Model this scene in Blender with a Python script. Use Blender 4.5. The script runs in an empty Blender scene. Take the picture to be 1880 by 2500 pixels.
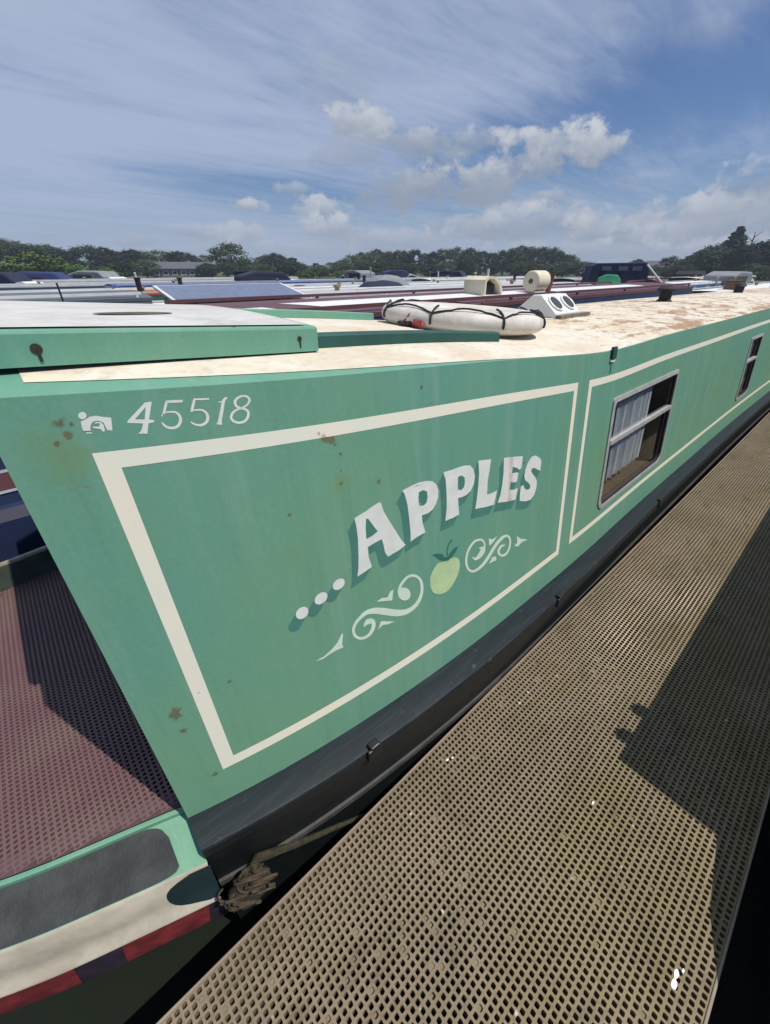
import bpy, bmesh, math, random
from mathutils import Vector, Matrix
from mathutils.geometry import tessellate_polygon
R = math.radians
random.seed(11)
C = bpy.context.scene.collection
SC = bpy.context.scene

# ------------------------------------------------------------------ camera
# world: +X runs along the jetty, +Y towards the green boat, Z = 0 is the top of the jetty
CAM = Vector((0, 0, 1.5)); PITCH = R(31.15); YAW = R(48.34); FPX = 982.8
cd = bpy.data.cameras.new('camera'); cam = bpy.data.objects.new('camera', cd); C.objects.link(cam)
cam.location = CAM; cam.rotation_euler = (R(90) - PITCH, 0, YAW - R(90))
cd.sensor_fit = 'VERTICAL'; cd.sensor_height = 36; cd.sensor_width = 36
cd.lens = 36 * FPX / 2500; cd.clip_start = .02; cd.clip_end = 4000
SC.camera = cam

def ray(x, y):                                    # photo pixel -> direction
    X, Y = x - 940, 1250 - y
    fw = FPX * math.cos(PITCH) + Y * math.sin(PITCH); z = Y * math.cos(PITCH) - FPX * math.sin(PITCH)
    return Vector((fw * math.cos(YAW) + X * math.sin(YAW), fw * math.sin(YAW) - X * math.cos(YAW), z))
def bearing(x, dist, y=670):                      # ground point at a distance along a bearing
    r = ray(x, y); h = math.hypot(r.x, r.y)
    return r.x / h * dist, r.y / h * dist
def rise(x, y, dist):                             # height of what shows at that pixel at that distance
    r = ray(x, y); return 1.5 + r.z / math.hypot(r.x, r.y) * dist

# ------------------------------------------------------------------ sun, sky, exposure
SUN = Vector((.226, -.481, 1.0)).normalized()
sl = bpy.data.lights.new('sun', 'SUN'); so = bpy.data.objects.new('sun', sl); C.objects.link(so)
sl.energy = 4.4; sl.angle = R(.5); sl.color = (1, .95, .87)
so.rotation_euler = SUN.to_track_quat('Z', 'Y').to_euler(); so.location = (0, -20, 40)
SC.view_settings.view_transform = 'Standard'; SC.view_settings.look = 'None'
SC.view_settings.exposure = 0.0; SC.view_settings.gamma = 1; SC.view_settings.use_curve_mapping = False

class NT:                                         # small helper for node maths
    def __init__(s, t): s.t = t
    def n(s, kind, **kw):
        x = s.t.nodes.new(kind)
        for k, v in kw.items(): setattr(x, k, v)
        return x
    def put(s, sock, v):
        if hasattr(v, 'is_output'): s.t.links.new(v, sock)
        elif v is not None: sock.default_value = v
    def m(s, op, a, b=None, c=None, clamp=False):
        x = s.n('ShaderNodeMath', operation=op, use_clamp=clamp)
        for i, v in enumerate((a, b, c)): s.put(x.inputs[i], v)
        return x.outputs[0]
    def mix(s, f, a, b, mode='MIX'):
        x = s.n('ShaderNodeMix', data_type='RGBA', blend_type=mode)
        s.put(x.inputs[0], f); s.put(x.inputs[6], a); s.put(x.inputs[7], b); return x.outputs[2]
    def step(s, v, lo, hi):
        x = s.n('ShaderNodeMapRange', interpolation_type='SMOOTHSTEP')
        s.put(x.inputs[0], v); s.put(x.inputs[1], lo); s.put(x.inputs[2], hi); return x.outputs[0]
    def noise(s, vec, scale, detail=4, rough=.55, dist=0):
        x = s.n('ShaderNodeTexNoise'); s.put(x.inputs['Vector'], vec)
        x.inputs['Scale'].default_value = scale; x.inputs['Detail'].default_value = detail
        x.inputs['Roughness'].default_value = rough; x.inputs['Distortion'].default_value = dist
        return x.outputs[0]
    def scale(s, vec, v, loc=(0, 0, 0)):
        x = s.n('ShaderNodeMapping'); s.put(x.inputs[0], vec)
        x.inputs[3].default_value = v; x.inputs[1].default_value = loc; return x.outputs[0]
    def xyz(s, vec):
        x = s.n('ShaderNodeSeparateXYZ'); s.put(x.inputs[0], vec); return x.outputs
def rgb(*c): return (c[0], c[1], c[2], 1)

w = bpy.data.worlds.new('World'); SC.world = w; w.use_nodes = True
w.node_tree.nodes.clear(); N = NT(w.node_tree)
out = N.n('ShaderNodeOutputWorld'); bg = N.n('ShaderNodeBackground'); bg.inputs[1].default_value = .085
N.t.links.new(bg.outputs[0], out.inputs[0])
sky = N.n('ShaderNodeTexSky', sky_type='NISHITA', sun_disc=False)
sky.sun_elevation = math.asin(SUN.z); sky.sun_rotation = math.atan2(SUN.x, SUN.y)
sky.air_density = 1.0; sky.dust_density = .6; sky.ozone_density = 2.2
gen = N.n('ShaderNodeTexCoord').outputs['Generated']
dx, dy, dz = N.xyz(gen)[:3]
az = N.m('ARCTAN2', dy, dx)                       # 0 along the jetty, pi/2 square to it
el = N.m('ARCSINE', dz)
zc = N.m('MAXIMUM', N.m('ADD', dz, .06), .03)
cv = N.n('ShaderNodeCombineXYZ'); N.put(cv.inputs[0], N.m('DIVIDE', dx, zc)); N.put(cv.inputs[1], N.m('DIVIDE', dy, zc))
plane = cv.outputs[0]
# high veil of cirrus, thick on the left, a clear blue gap on the right
ci = N.noise(N.scale(plane, (.30, .75, 1), (1.3, .2, 0)), 1.0, 8, .62, 1.1)
cf = N.noise(N.scale(plane, (.9, 3.4, 1), (4.1, 2.2, 0)), 1.0, 8, .66, .8)
cg = N.noise(N.scale(plane, (2.6, 7.0, 1), (2.1, 7.2, 0)), 1.0, 6, .65, .5)
ci = N.m('ADD', N.m('ADD', N.m('MULTIPLY', ci, .50), N.m('MULTIPLY', cf, .34)), N.m('MULTIPLY', cg, .16))
lean_ = N.m('MULTIPLY', N.m('SUBTRACT', az, R(50)), .36)
def lobe(a0, e0, ra, re, rot=0):
    a = N.m('SUBTRACT', az, R(a0)); e = N.m('SUBTRACT', el, R(e0))
    if rot:
        c_, s_ = math.cos(R(rot)), math.sin(R(rot))
        a, e = (N.m('ADD', N.m('MULTIPLY', a, c_), N.m('MULTIPLY', e, s_)),
                N.m('SUBTRACT', N.m('MULTIPLY', e, c_), N.m('MULTIPLY', a, s_)))
    a = N.m('DIVIDE', a, R(ra)); e2 = N.m('DIVIDE', e, R(re))
    return N.m('SQRT', N.m('ADD', N.m('MULTIPLY', a, a), N.m('MULTIPLY', e2, e2))), e2
g1, _ = lobe(25, 12.5, 22, 4.6, -10); g2, _ = lobe(62, 7.5, 16, 3.2, 4)
gap = N.m('ADD', N.m('MULTIPLY', N.step(g1, 1.25, .2), .26), N.m('MULTIPLY', N.step(g2, 1.2, .2), .2))
top_ = N.m('MULTIPLY', N.step(N.m('ADD', el, N.m('MULTIPLY', az, .14)), R(15.6), R(20)), .30)
cirrus = N.m('ADD', N.m('ADD', .46, N.m('MULTIPLY', N.m('SUBTRACT', ci, .5), 2.7)), N.m('ADD', lean_, N.m('MULTIPLY', top_, .75)))
cirrus = N.m('SUBTRACT', cirrus, N.m('MULTIPLY', gap, 1.5))
cirrus = N.m('MULTIPLY', N.step(cirrus, -.15, 1.05), .88)
blue = N.mix(1.0, sky.outputs[0], rgb(.60, .74, .98), 'MULTIPLY')
low = N.m('MULTIPLY', N.step(el, R(6.5), R(0)), .5)  # pale air near the horizon
col = N.mix(low, blue, rgb(4.8, 6.0, 7.7))
col = N.mix(cirrus, col, rgb(5.1, 5.95, 7.9))
# cumulus: a lump for every cloud, frayed by noise, white above and grey beneath
wob = N.noise(N.scale(gen, (1, 1, 2.0)), 17, 9, .6, .25)
wob2 = N.noise(gen, 46, 6, .62)
fray = N.m('ADD', N.m('MULTIPLY', N.m('SUBTRACT', wob, .5), 2.4), N.m('MULTIPLY', N.m('SUBTRACT', wob2, .5), 1.2))
CLOUDS = [(58.5,7.4,1.6,.6,.5,.8),(70,3.4,2.4,.7,.5,.8),(47.5,6.2,1.6,.6,.5,.5),(41.5,10.0,1.6,.7,.5,.5),(35.5,11.6,2.0,.7,.6,.8),(22.5,7.4,2.0,.6,.35,.5),(30.5,6.3,2.4,.8,.6,.6),(75,2.6,2.2,.6,.4,.7),(50.4,12.6,3.6,1.4,0.95,1.00),(52.5,13.0,1.9,1.2,0.80,1.00),(44.9,11.2,3.9,1.2,0.80,0.55),(51.4,10.6,4.0,1.3,0.45,0.50),(38.9,11.4,1.8,0.9,0.60,0.60),(31.1,10.8,4.1,1.5,0.95,0.90),(27.7,10.3,2.9,1.2,0.90,0.80),(33.1,9.1,3.8,1.3,0.75,0.50),(44.3,7.7,5.9,1.7,0.90,0.50),(37.2,7.5,3.7,1.8,0.85,0.45),(63.6,5.9,1.6,0.7,0.90,1.00),(55.8,6.0,2.1,1.0,0.80,1.00),(54.1,4.1,3.3,1.1,0.85,1.00),(65.5,3.3,2.7,1.1,0.60,0.95),(52.4,15.8,3.3,1.7,0.22,0.20),(39.3,4.1,4.7,1.1,0.60,0.80),(33.7,4.4,4.5,1.5,0.70,0.85),(28.4,4.4,3.8,1.4,0.65,0.70),(23.5,3.4,4.5,1.5,0.80,0.80),(19.0,2.5,3.7,1.2,0.70,0.70),(16.0,3.1,3.5,1.5,0.80,0.85),(12.7,4.1,3.9,2.1,0.80,0.75),(12.3,6.4,2.7,1.7,0.60,0.60),(17.4,5.0,4.3,0.8,0.55,0.90),(46.8,2.8,6.5,1.0,0.50,0.80),(13.2,1.4,5.2,1.0,0.70,0.70),(26.3,1.6,7.6,1.0,0.70,0.75),(60.9,1.9,7.3,0.7,0.40,0.80),(28.0,18.3,1.8,0.7,0.15,0.50),(20.4,16.8,2.1,0.9,0.15,0.50)]  # azimuth, elevation, radii, opacity, whiteness

for a0, e0, ra, re, op, wh in CLOUDS:
    d, e2 = lobe(a0, e0, ra * 1.45, re * 1.42)
    f = N.m('SUBTRACT', fray, N.m('MULTIPLY', d, 1.0))
    dens = N.m('MULTIPLY', N.step(f, -1.0, -.4), N.m('MULTIPLY', op, 1.0))
    lit = N.step(N.m('ADD', N.m('ADD', N.m('MULTIPLY', e2, .75), N.m('MULTIPLY', fray, .55)), wh), .3, 1.75)
    cc = N.mix(lit, rgb(3.4, 4.0, 5.1), rgb(7.0, 7.4, 8.0))
    col = N.mix(dens, col, cc)
N.put(bg.inputs[0], col)

# ------------------------------------------------------------------ object helpers
def tag(o, label=None, cat=None, group=None, kind=None):
    for k, v in (('label', label), ('category', cat), ('group', group), ('kind', kind)):
        if v: o[k] = v
    return o
def thing(name, label, cat, loc=(0, 0, 0), rz=0, group=None):
    o = bpy.data.objects.new(name, None); C.objects.link(o); o.location = loc; o.rotation_euler = (0, 0, rz)
    o.empty_display_size = .1
    return tag(o, label, cat, group)
def origin(p):
    v = Vector((0, 0, 0))
    while p: v += p.location; p = p.parent
    return v
class MB:
    """collects faces in world coordinates and links them as one mesh"""
    def __init__(s): s.v = []; s.f = []
    def add(s, vs, fs):
        b = len(s.v); s.v += [tuple(x) for x in vs]; s.f += [tuple(i + b for i in f) for f in fs]; return s
    def quad(s, a, b, c, d): return s.add([a, b, c, d], [(0, 1, 2, 3)])
    def grid(s, rows, close=False):
        n = len(rows[0]); vs = [p for r in rows for p in r]; fs = []
        for i in range(len(rows) - 1):
            for j in range(n if close else n - 1):
                k = (j + 1) % n
                fs.append((i * n + j, i * n + k, (i + 1) * n + k, (i + 1) * n + j))
        return s.add(vs, fs)
    def box(s, c, d, rz=0, rx=0, ry=0):
        M = Matrix.Translation(c) @ Matrix.Rotation(rz, 4, 'Z') @ Matrix.Rotation(ry, 4, 'Y') @ Matrix.Rotation(rx, 4, 'X')
        vs = [M @ Vector((x * d[0] / 2, y * d[1] / 2, z * d[2] / 2)) for x in (-1, 1) for y in (-1, 1) for z in (-1, 1)]
        return s.add(vs, [(0, 1, 3, 2), (4, 6, 7, 5), (0, 4, 5, 1), (2, 3, 7, 6), (0, 2, 6, 4), (1, 5, 7, 3)])
    def tube(s, pts, r, n=8, close=False, caps=True):
        pts = [Vector(p) for p in pts]; rows = []; m = len(pts); up = None
        rr = r if isinstance(r, (list, tuple)) else [r] * m
        for i, p in enumerate(pts):
            if close: t = pts[(i + 1) % m] - pts[i - 1]
            else: t = pts[min(i + 1, m - 1)] - pts[max(i - 1, 0)]
            t.normalize()
            if up is None: up = Vector((0, 0, 1)) if abs(t.z) < .9 else Vector((1, 0, 0))
            a = up - t * up.dot(t)
            if a.length < 1e-4: a = t.orthogonal()
            a.normalize(); up = a; b = t.cross(a)
            rows.append([p + (a * math.cos(2 * math.pi * k / n) + b * math.sin(2 * math.pi * k / n)) * rr[i] for k in range(n)])
        if close: rows.append(rows[0])
        s.grid(rows, True)
        if caps and not close:
            for row in (rows[0], rows[-1]): s.add(row, [tuple(range(n))])
        return s
    def lathe(s, c, prof, n=20, axis='Z'):
        rows = []
        for r, h in prof:
            row = []
            for k in range(n):
                a = 2 * math.pi * k / n; x, y = r * math.cos(a), r * math.sin(a)
                row.append(Vector(c) + (Vector((x, y, h)) if axis == 'Z' else Vector((h, x, y)) if axis == 'X' else Vector((x, h, y))))
            rows.append(row)
        s.grid(rows, True)
        for row, q in ((rows[0], prof[0]), (rows[-1], prof[-1])):
            if q[0] > 1e-5: s.add(row, [tuple(range(n))])
        return s
    def poly(s, loops, place):
        """flat 2D outline with holes; place maps (a, b) to a point"""
        flat = [p for l in loops for p in l]
        tri = tessellate_polygon([[Vector((p[0], p[1], 0)) for p in l] for l in loops])
        return s.add([place(p[0], p[1]) for p in flat], tri)
    def prism(s, loop, place, a, b):
        """outline in 2D swept from depth a to b; place(x, y, d)"""
        n = len(loop); s.add([place(x, y, a) for x, y in loop] + [place(x, y, b) for x, y in loop],
              [(i, (i + 1) % n, (i + 1) % n + n, i + n) for i in range(n)])
        for d in (a, b): s.poly([loop], lambda x, y, d=d: place(x, y, d))
        return s
    def build(s, name, mat, parent=None, smooth=False, bevel=0, label=None, loc=None):
        o0 = Vector(loc) if loc else origin(parent)
        me = bpy.data.meshes.new(name); me.from_pydata([tuple(Vector(v) - o0) for v in s.v], [], s.f); me.update()
        bm = bmesh.new(); bm.from_mesh(me); bmesh.ops.remove_doubles(bm, verts=bm.verts, dist=1e-5)
        bmesh.ops.recalc_face_normals(bm, faces=bm.faces)
        if bevel:
            es = [e for e in bm.edges if len(e.link_faces) == 2 and e.calc_face_angle(0) > R(35)]
            bmesh.ops.bevel(bm, geom=es, offset=bevel, segments=2, profile=.5, affect='EDGES', clamp_overlap=True)
        bm.to_mesh(me); bm.free()
        if smooth:
            me.polygons.foreach_set('use_smooth', [True] * len(me.polygons))
            me.set_sharp_from_angle(angle=R(40))
        o = bpy.data.objects.new(name, me); C.objects.link(o); me.materials.append(mat)
        if parent: o.parent = parent
        else: o.location = o0
        if label: o['label'] = label
        return o
def copy_tree(o, parent=None):
    c = o.copy(); C.objects.link(c)
    if parent: c.parent = parent
    for ch in list(o.children): copy_tree(ch, c)
    return c

# ------------------------------------------------------------------ materials
def pmat(name, color, rough=.6, vary=.12, scale=6, metal=0, bump=0, bscale=60, spec=.4, world=False, coat=0):
    m = bpy.data.materials.new(name); m.use_nodes = True; T = NT(m.node_tree); b = m.node_tree.nodes['Principled BSDF']
    pos = T.n('ShaderNodeNewGeometry').outputs['Position'] if world else T.n('ShaderNodeTexCoord').outputs['Object']
    nz = T.noise(pos, scale, 5, .6)
    c = Vector(color[:3])
    base = T.mix(T.step(nz, .3, .7), rgb(*(c * (1 - vary))), rgb(*(c * (1 + vary))))
    b.inputs['Roughness'].default_value = rough; b.inputs['Metallic'].default_value = metal
    b.inputs['Specular IOR Level'].default_value = spec; b.inputs['Coat Weight'].default_value = coat
    T.put(b.inputs['Base Color'], base)
    if bump:
        bp = T.n('ShaderNodeBump'); bp.inputs['Strength'].default_value = bump; bp.inputs['Distance'].default_value = .01
        T.put(bp.inputs['Height'], T.noise(pos, bscale, 4, .6)); T.put(b.inputs['Normal'], bp.outputs[0])
    return m, T, b, pos, base
def M_(*a, **k): return pmat(*a, **k)[0]
def spots(T, pos, lst, nz, soft=(.25, .75), amp=5.0):
    """wear at given places: (x, z, radius)"""
    px, py, pz = T.xyz(pos)[:3]; tot = None
    for x, z, r in lst:
        a = T.m('SUBTRACT', px, x); c = T.m('SUBTRACT', pz, z)
        d = T.m('DIVIDE', T.m('SQRT', T.m('ADD', T.m('MULTIPLY', a, a), T.m('MULTIPLY', c, c))), r * .85)
        f = T.m('SUBTRACT', T.m('ADD', 1.0, T.m('MULTIPLY', T.m('SUBTRACT', nz, .5), amp)), d)
        f = T.step(f, soft[0], soft[1]); tot = f if tot is None else T.m('MAXIMUM', tot, f)
    return tot
# painted marks on the cabin side: (distance along, height) outlines
MARKS = {"name":[["p",[[[0.5147,0.6994],[0.5274,0.7034],[0.5509,0.7087],[0.5713,0.7159],[0.5928,0.7213],[0.6007,0.72],[0.6069,0.6932],[0.6205,0.6635],[0.6404,0.6248],[0.6595,0.5869],[0.6739,0.5655],[0.6499,0.558],[0.6065,0.5521],[0.5985,0.5692],[0.5958,0.5937],[0.5917,0.6135],[0.5663,0.61],[0.5444,0.6055],[0.5434,0.5742],[0.5496,0.5413],[0.5241,0.5347],[0.5004,0.5296],[0.5062,0.5499],[0.5121,0.5861],[0.5177,0.6399],[0.5175,0.6793]],[[0.5493,0.6889],[0.5566,0.685],[0.5687,0.6632],[0.5813,0.6407],[0.5631,0.6337],[0.5426,0.6304],[0.5445,0.66]]]],
["p",[[[0.6762,0.7344],[0.7068,0.7392],[0.7348,0.7422],[0.7658,0.7401],[0.7902,0.7332],[0.8073,0.7184],[0.8143,0.6992],[0.812,0.6762],[0.8019,0.6572],[0.7883,0.6451],[0.7699,0.6386],[0.7423,0.6391],[0.7444,0.6144],[0.7537,0.5795],[0.7232,0.5766],[0.6933,0.5697],[0.6956,0.5984],[0.6941,0.6385],[0.6911,0.6872],[0.6838,0.7206]],[[0.7364,0.7141],[0.7521,0.7155],[0.7676,0.7077],[0.769,0.69],[0.7643,0.6739],[0.7515,0.6678],[0.7335,0.6721],[0.7328,0.6962]]]],
["p",[[[0.837,0.7492],[0.8732,0.7484],[0.911,0.7497],[0.9372,0.7483],[0.9607,0.7432],[0.9782,0.7268],[0.9857,0.702],[0.9807,0.6774],[0.965,0.6577],[0.944,0.649],[0.9201,0.6473],[0.9018,0.6501],[0.9031,0.6249],[0.9061,0.5914],[0.8761,0.5887],[0.8408,0.5893],[0.8483,0.6294],[0.8497,0.6748],[0.8466,0.7243]],[[0.9026,0.7196],[0.9189,0.7201],[0.9338,0.7098],[0.9354,0.6934],[0.9304,0.6785],[0.9186,0.6723],[0.9005,0.6771]]]],
["p",[[[1.0026,0.75],[1.0356,0.7455],[1.0719,0.7404],[1.0639,0.7028],[1.0556,0.6684],[1.0537,0.6192],[1.0879,0.6176],[1.1127,0.62],[1.1058,0.5946],[1.0967,0.5696],[1.0414,0.5767],[0.9895,0.5858],[0.9964,0.615],[1.0045,0.6666],[1.0072,0.7087]]]],
["p",[[[1.1476,0.7298],[1.2051,0.7221],[1.2741,0.7111],[1.2695,0.6675],[1.2555,0.6626],[1.2375,0.6745],[1.2086,0.6846],[1.2039,0.6624],[1.2204,0.6587],[1.2321,0.6586],[1.2493,0.6534],[1.2431,0.6214],[1.2288,0.6208],[1.1978,0.6285],[1.1933,0.6016],[1.2221,0.5928],[1.2509,0.5936],[1.2409,0.5489],[1.1786,0.5582],[1.12,0.5708],[1.1356,0.597],[1.144,0.6313],[1.1494,0.6761]]]],
["p",[[[1.4177,0.6226],[1.3905,0.6357],[1.3671,0.6464],[1.3483,0.6477],[1.3444,0.6375],[1.3601,0.6214],[1.3846,0.6029],[1.399,0.5822],[1.3974,0.5562],[1.3846,0.5298],[1.3589,0.516],[1.3207,0.5193],[1.2723,0.5345],[1.27,0.555],[1.2731,0.5934],[1.2906,0.5946],[1.3029,0.5774],[1.3225,0.5667],[1.3437,0.567],[1.3476,0.5775],[1.3322,0.5927],[1.3039,0.6108],[1.2939,0.6297],[1.2982,0.6559],[1.3154,0.6791],[1.3387,0.6958],[1.3704,0.6951],[1.4087,0.6766],[1.4227,0.6598]]]]],"dots":[["p",[[[0.3472,0.4972],[0.3485,0.4914],[0.3478,0.4854],[0.3451,0.4799],[0.3407,0.4756],[0.3352,0.4729],[0.3292,0.4723],[0.3236,0.4738],[0.3189,0.4772],[0.3158,0.482],[0.3145,0.4877],[0.3153,0.4936],[0.318,0.499],[0.3223,0.5033],[0.3276,0.5059],[0.3335,0.5066],[0.3392,0.5053],[0.3439,0.502]]]],
["p",[[[0.4047,0.5178],[0.4061,0.5122],[0.4053,0.5064],[0.4022,0.5009],[0.3974,0.4965],[0.3914,0.4938],[0.3849,0.493],[0.3788,0.4942],[0.3738,0.4973],[0.3705,0.5018],[0.3692,0.5073],[0.3702,0.5131],[0.3731,0.5184],[0.3778,0.5227],[0.3837,0.5255],[0.3901,0.5264],[0.3962,0.5253],[0.4012,0.5223]]]],
["p",[[[0.4593,0.5375],[0.4608,0.5322],[0.4601,0.5267],[0.4572,0.5215],[0.4526,0.5174],[0.4467,0.5148],[0.4404,0.514],[0.4343,0.5152],[0.4293,0.5181],[0.4259,0.5224],[0.4246,0.5276],[0.4253,0.5331],[0.4281,0.5381],[0.4327,0.5422],[0.4384,0.5449],[0.4446,0.5457],[0.4507,0.5446],[0.4558,0.5418]]]]],"num":[["p",[[[0.1129,0.9901],[0.1152,0.994],[0.1477,1.0206],[0.1584,1.0215],[0.1458,0.9925],[0.1533,0.9903],[0.1516,0.9872],[0.143,0.9858],[0.1363,0.9687],[0.123,0.9704],[0.1294,0.9757],[0.1352,0.9867]],[[0.1256,0.9947],[0.1395,0.9932],[0.1472,1.0135]]]],
["s",[[0.1658,0.996],[0.1666,0.9956],[0.1674,0.9953]],[[0.1666,0.9991],[0.1676,0.9992],[0.1686,0.9994]]],
["s",[[0.1791,1.0205],[0.1782,1.019],[0.1774,1.0176],[0.1766,1.0161],[0.1757,1.0145],[0.1746,1.0126],[0.1735,1.0103],[0.1723,1.0078],[0.171,1.0052],[0.1697,1.0025],[0.1684,0.9999]],[[0.1824,1.0192],[0.1816,1.0177],[0.1809,1.0162],[0.1801,1.0147],[0.1793,1.013],[0.1784,1.0111],[0.1772,1.0089],[0.1759,1.0064],[0.1745,1.0038],[0.1731,1.0012],[0.1717,0.9986]]],
["s",[[0.1787,1.0177],[0.1812,1.0174],[0.1837,1.0172],[0.1862,1.0169],[0.1888,1.0167],[0.1914,1.0164],[0.194,1.0163],[0.1967,1.0163],[0.1995,1.0162],[0.2022,1.0161],[0.205,1.016]],[[0.1796,1.0213],[0.1822,1.0213],[0.1848,1.0213],[0.1873,1.0213],[0.1899,1.0213],[0.1926,1.0213],[0.1952,1.0212],[0.1979,1.021],[0.2006,1.0208],[0.2033,1.0206],[0.2061,1.0204]]],
["s",[[0.1724,1.0005],[0.174,1.0006],[0.1755,1.0006],[0.177,1.0007],[0.1785,1.0007],[0.1801,1.0006],[0.1817,1.0004],[0.1835,1.0002],[0.1852,0.9999],[0.1867,0.9995],[0.1879,0.999],[0.1888,0.9982],[0.1896,0.9973],[0.1902,0.9963],[0.1907,0.9952],[0.1911,0.9941],[0.1914,0.9929],[0.1915,0.9916],[0.1915,0.9902],[0.1913,0.9889],[0.1911,0.9876],[0.1908,0.9865],[0.1903,0.9852],[0.1897,0.984],[0.189,0.9828],[0.1882,0.9817],[0.1873,0.9807],[0.1863,0.9796],[0.1853,0.9787],[0.1842,0.9779],[0.1831,0.9772],[0.1819,0.9768],[0.1805,0.9765],[0.179,0.9763],[0.1775,0.9762],[0.1761,0.9763],[0.1747,0.9765],[0.1733,0.9769],[0.172,0.9774],[0.1707,0.978],[0.1697,0.9786],[0.1689,0.9792],[0.1682,0.98],[0.1675,0.9808],[0.1669,0.9818],[0.1663,0.9826],[0.1658,0.9833],[0.1653,0.984],[0.1649,0.9847],[0.1645,0.9854],[0.164,0.9861]],[[0.1728,1.0028],[0.1743,1.0029],[0.1759,1.0031],[0.1775,1.0032],[0.1791,1.0033],[0.1807,1.0033],[0.1825,1.0032],[0.1843,1.0032],[0.1862,1.003],[0.188,1.0027],[0.1897,1.0021],[0.1912,1.0013],[0.1925,1.0003],[0.1936,0.9992],[0.1945,0.9978],[0.1953,0.9964],[0.1958,0.9948],[0.1961,0.993],[0.1963,0.9912],[0.1962,0.9893],[0.196,0.9875],[0.1955,0.9856],[0.1948,0.9838],[0.194,0.9821],[0.193,0.9804],[0.1918,0.9788],[0.1905,0.9773],[0.1891,0.976],[0.1875,0.9747],[0.1858,0.9736],[0.184,0.9727],[0.1821,0.9721],[0.1802,0.9718],[0.1783,0.9716],[0.1765,0.9717],[0.1748,0.9718],[0.1731,0.9722],[0.1714,0.9727],[0.1698,0.9734],[0.1684,0.9741],[0.1671,0.975],[0.166,0.976],[0.1652,0.9772],[0.1645,0.9784],[0.164,0.9795],[0.1635,0.9805],[0.1632,0.9815],[0.1629,0.9824],[0.1627,0.9833],[0.1626,0.9842],[0.1624,0.985]]],
["s",[[0.2231,1.0199],[0.222,1.0179],[0.2209,1.0158],[0.2197,1.0138],[0.2186,1.0117],[0.2175,1.0096],[0.2165,1.0075],[0.2156,1.0054],[0.2146,1.0033],[0.2137,1.0012],[0.2128,0.9991]],[[0.2267,1.0185],[0.2257,1.0164],[0.2246,1.0143],[0.2236,1.0123],[0.2226,1.0102],[0.2216,1.0081],[0.2206,1.0061],[0.2196,1.0041],[0.2186,1.002],[0.2176,0.9999],[0.2166,0.9978]]],
["s",[[0.2232,1.0185],[0.2256,1.0182],[0.2281,1.0179],[0.2306,1.0176],[0.2331,1.0173],[0.2357,1.0171],[0.2384,1.017],[0.2411,1.017],[0.2438,1.017],[0.2466,1.017],[0.2493,1.017]],[[0.2239,1.0212],[0.2264,1.0211],[0.2289,1.0209],[0.2314,1.0207],[0.2339,1.0206],[0.2365,1.0205],[0.2391,1.0203],[0.2418,1.0201],[0.2445,1.02],[0.2472,1.0199],[0.2499,1.0198]]],
["s",[[0.2147,1.0],[0.2163,0.9999],[0.2179,0.9998],[0.2195,0.9997],[0.2211,0.9996],[0.2227,0.9995],[0.2246,0.9994],[0.2265,0.9993],[0.2283,0.9992],[0.23,0.9989],[0.2314,0.9984],[0.2326,0.9976],[0.2337,0.9966],[0.2346,0.9955],[0.2354,0.9943],[0.2359,0.993],[0.2363,0.9918],[0.2365,0.9904],[0.2366,0.9888],[0.2365,0.9874],[0.2362,0.986],[0.2358,0.9847],[0.2352,0.9833],[0.2345,0.982],[0.2336,0.9807],[0.2327,0.9797],[0.2317,0.9788],[0.2304,0.9779],[0.229,0.9771],[0.2275,0.9764],[0.2261,0.976],[0.2249,0.9757],[0.2236,0.9756],[0.2224,0.9756],[0.221,0.9757],[0.2197,0.976],[0.2184,0.9763],[0.2171,0.9767],[0.2158,0.9772],[0.2146,0.9778],[0.2136,0.9785],[0.2126,0.979],[0.2118,0.9797],[0.211,0.9805],[0.2102,0.9813],[0.2093,0.9822]],[[0.2152,1.0023],[0.2168,1.0023],[0.2184,1.0023],[0.22,1.0024],[0.2217,1.0023],[0.2234,1.0023],[0.2252,1.0023],[0.2271,1.0023],[0.2291,1.0022],[0.2311,1.002],[0.233,1.0015],[0.2347,1.0008],[0.2363,0.9998],[0.2378,0.9986],[0.2391,0.9972],[0.2402,0.9957],[0.241,0.9939],[0.2415,0.9919],[0.2417,0.9899],[0.2417,0.9877],[0.2415,0.9856],[0.2408,0.9836],[0.2399,0.9815],[0.2387,0.9795],[0.2374,0.9777],[0.2359,0.976],[0.2341,0.9747],[0.2322,0.9735],[0.2302,0.9726],[0.2283,0.9719],[0.2264,0.9714],[0.2246,0.9712],[0.2229,0.9712],[0.2213,0.9714],[0.2197,0.9717],[0.2183,0.9721],[0.2168,0.9726],[0.2153,0.9733],[0.2139,0.974],[0.2126,0.9748],[0.2115,0.9757],[0.2105,0.9766],[0.2097,0.9777],[0.209,0.9787],[0.2084,0.9797],[0.2078,0.9807]]],
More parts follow.
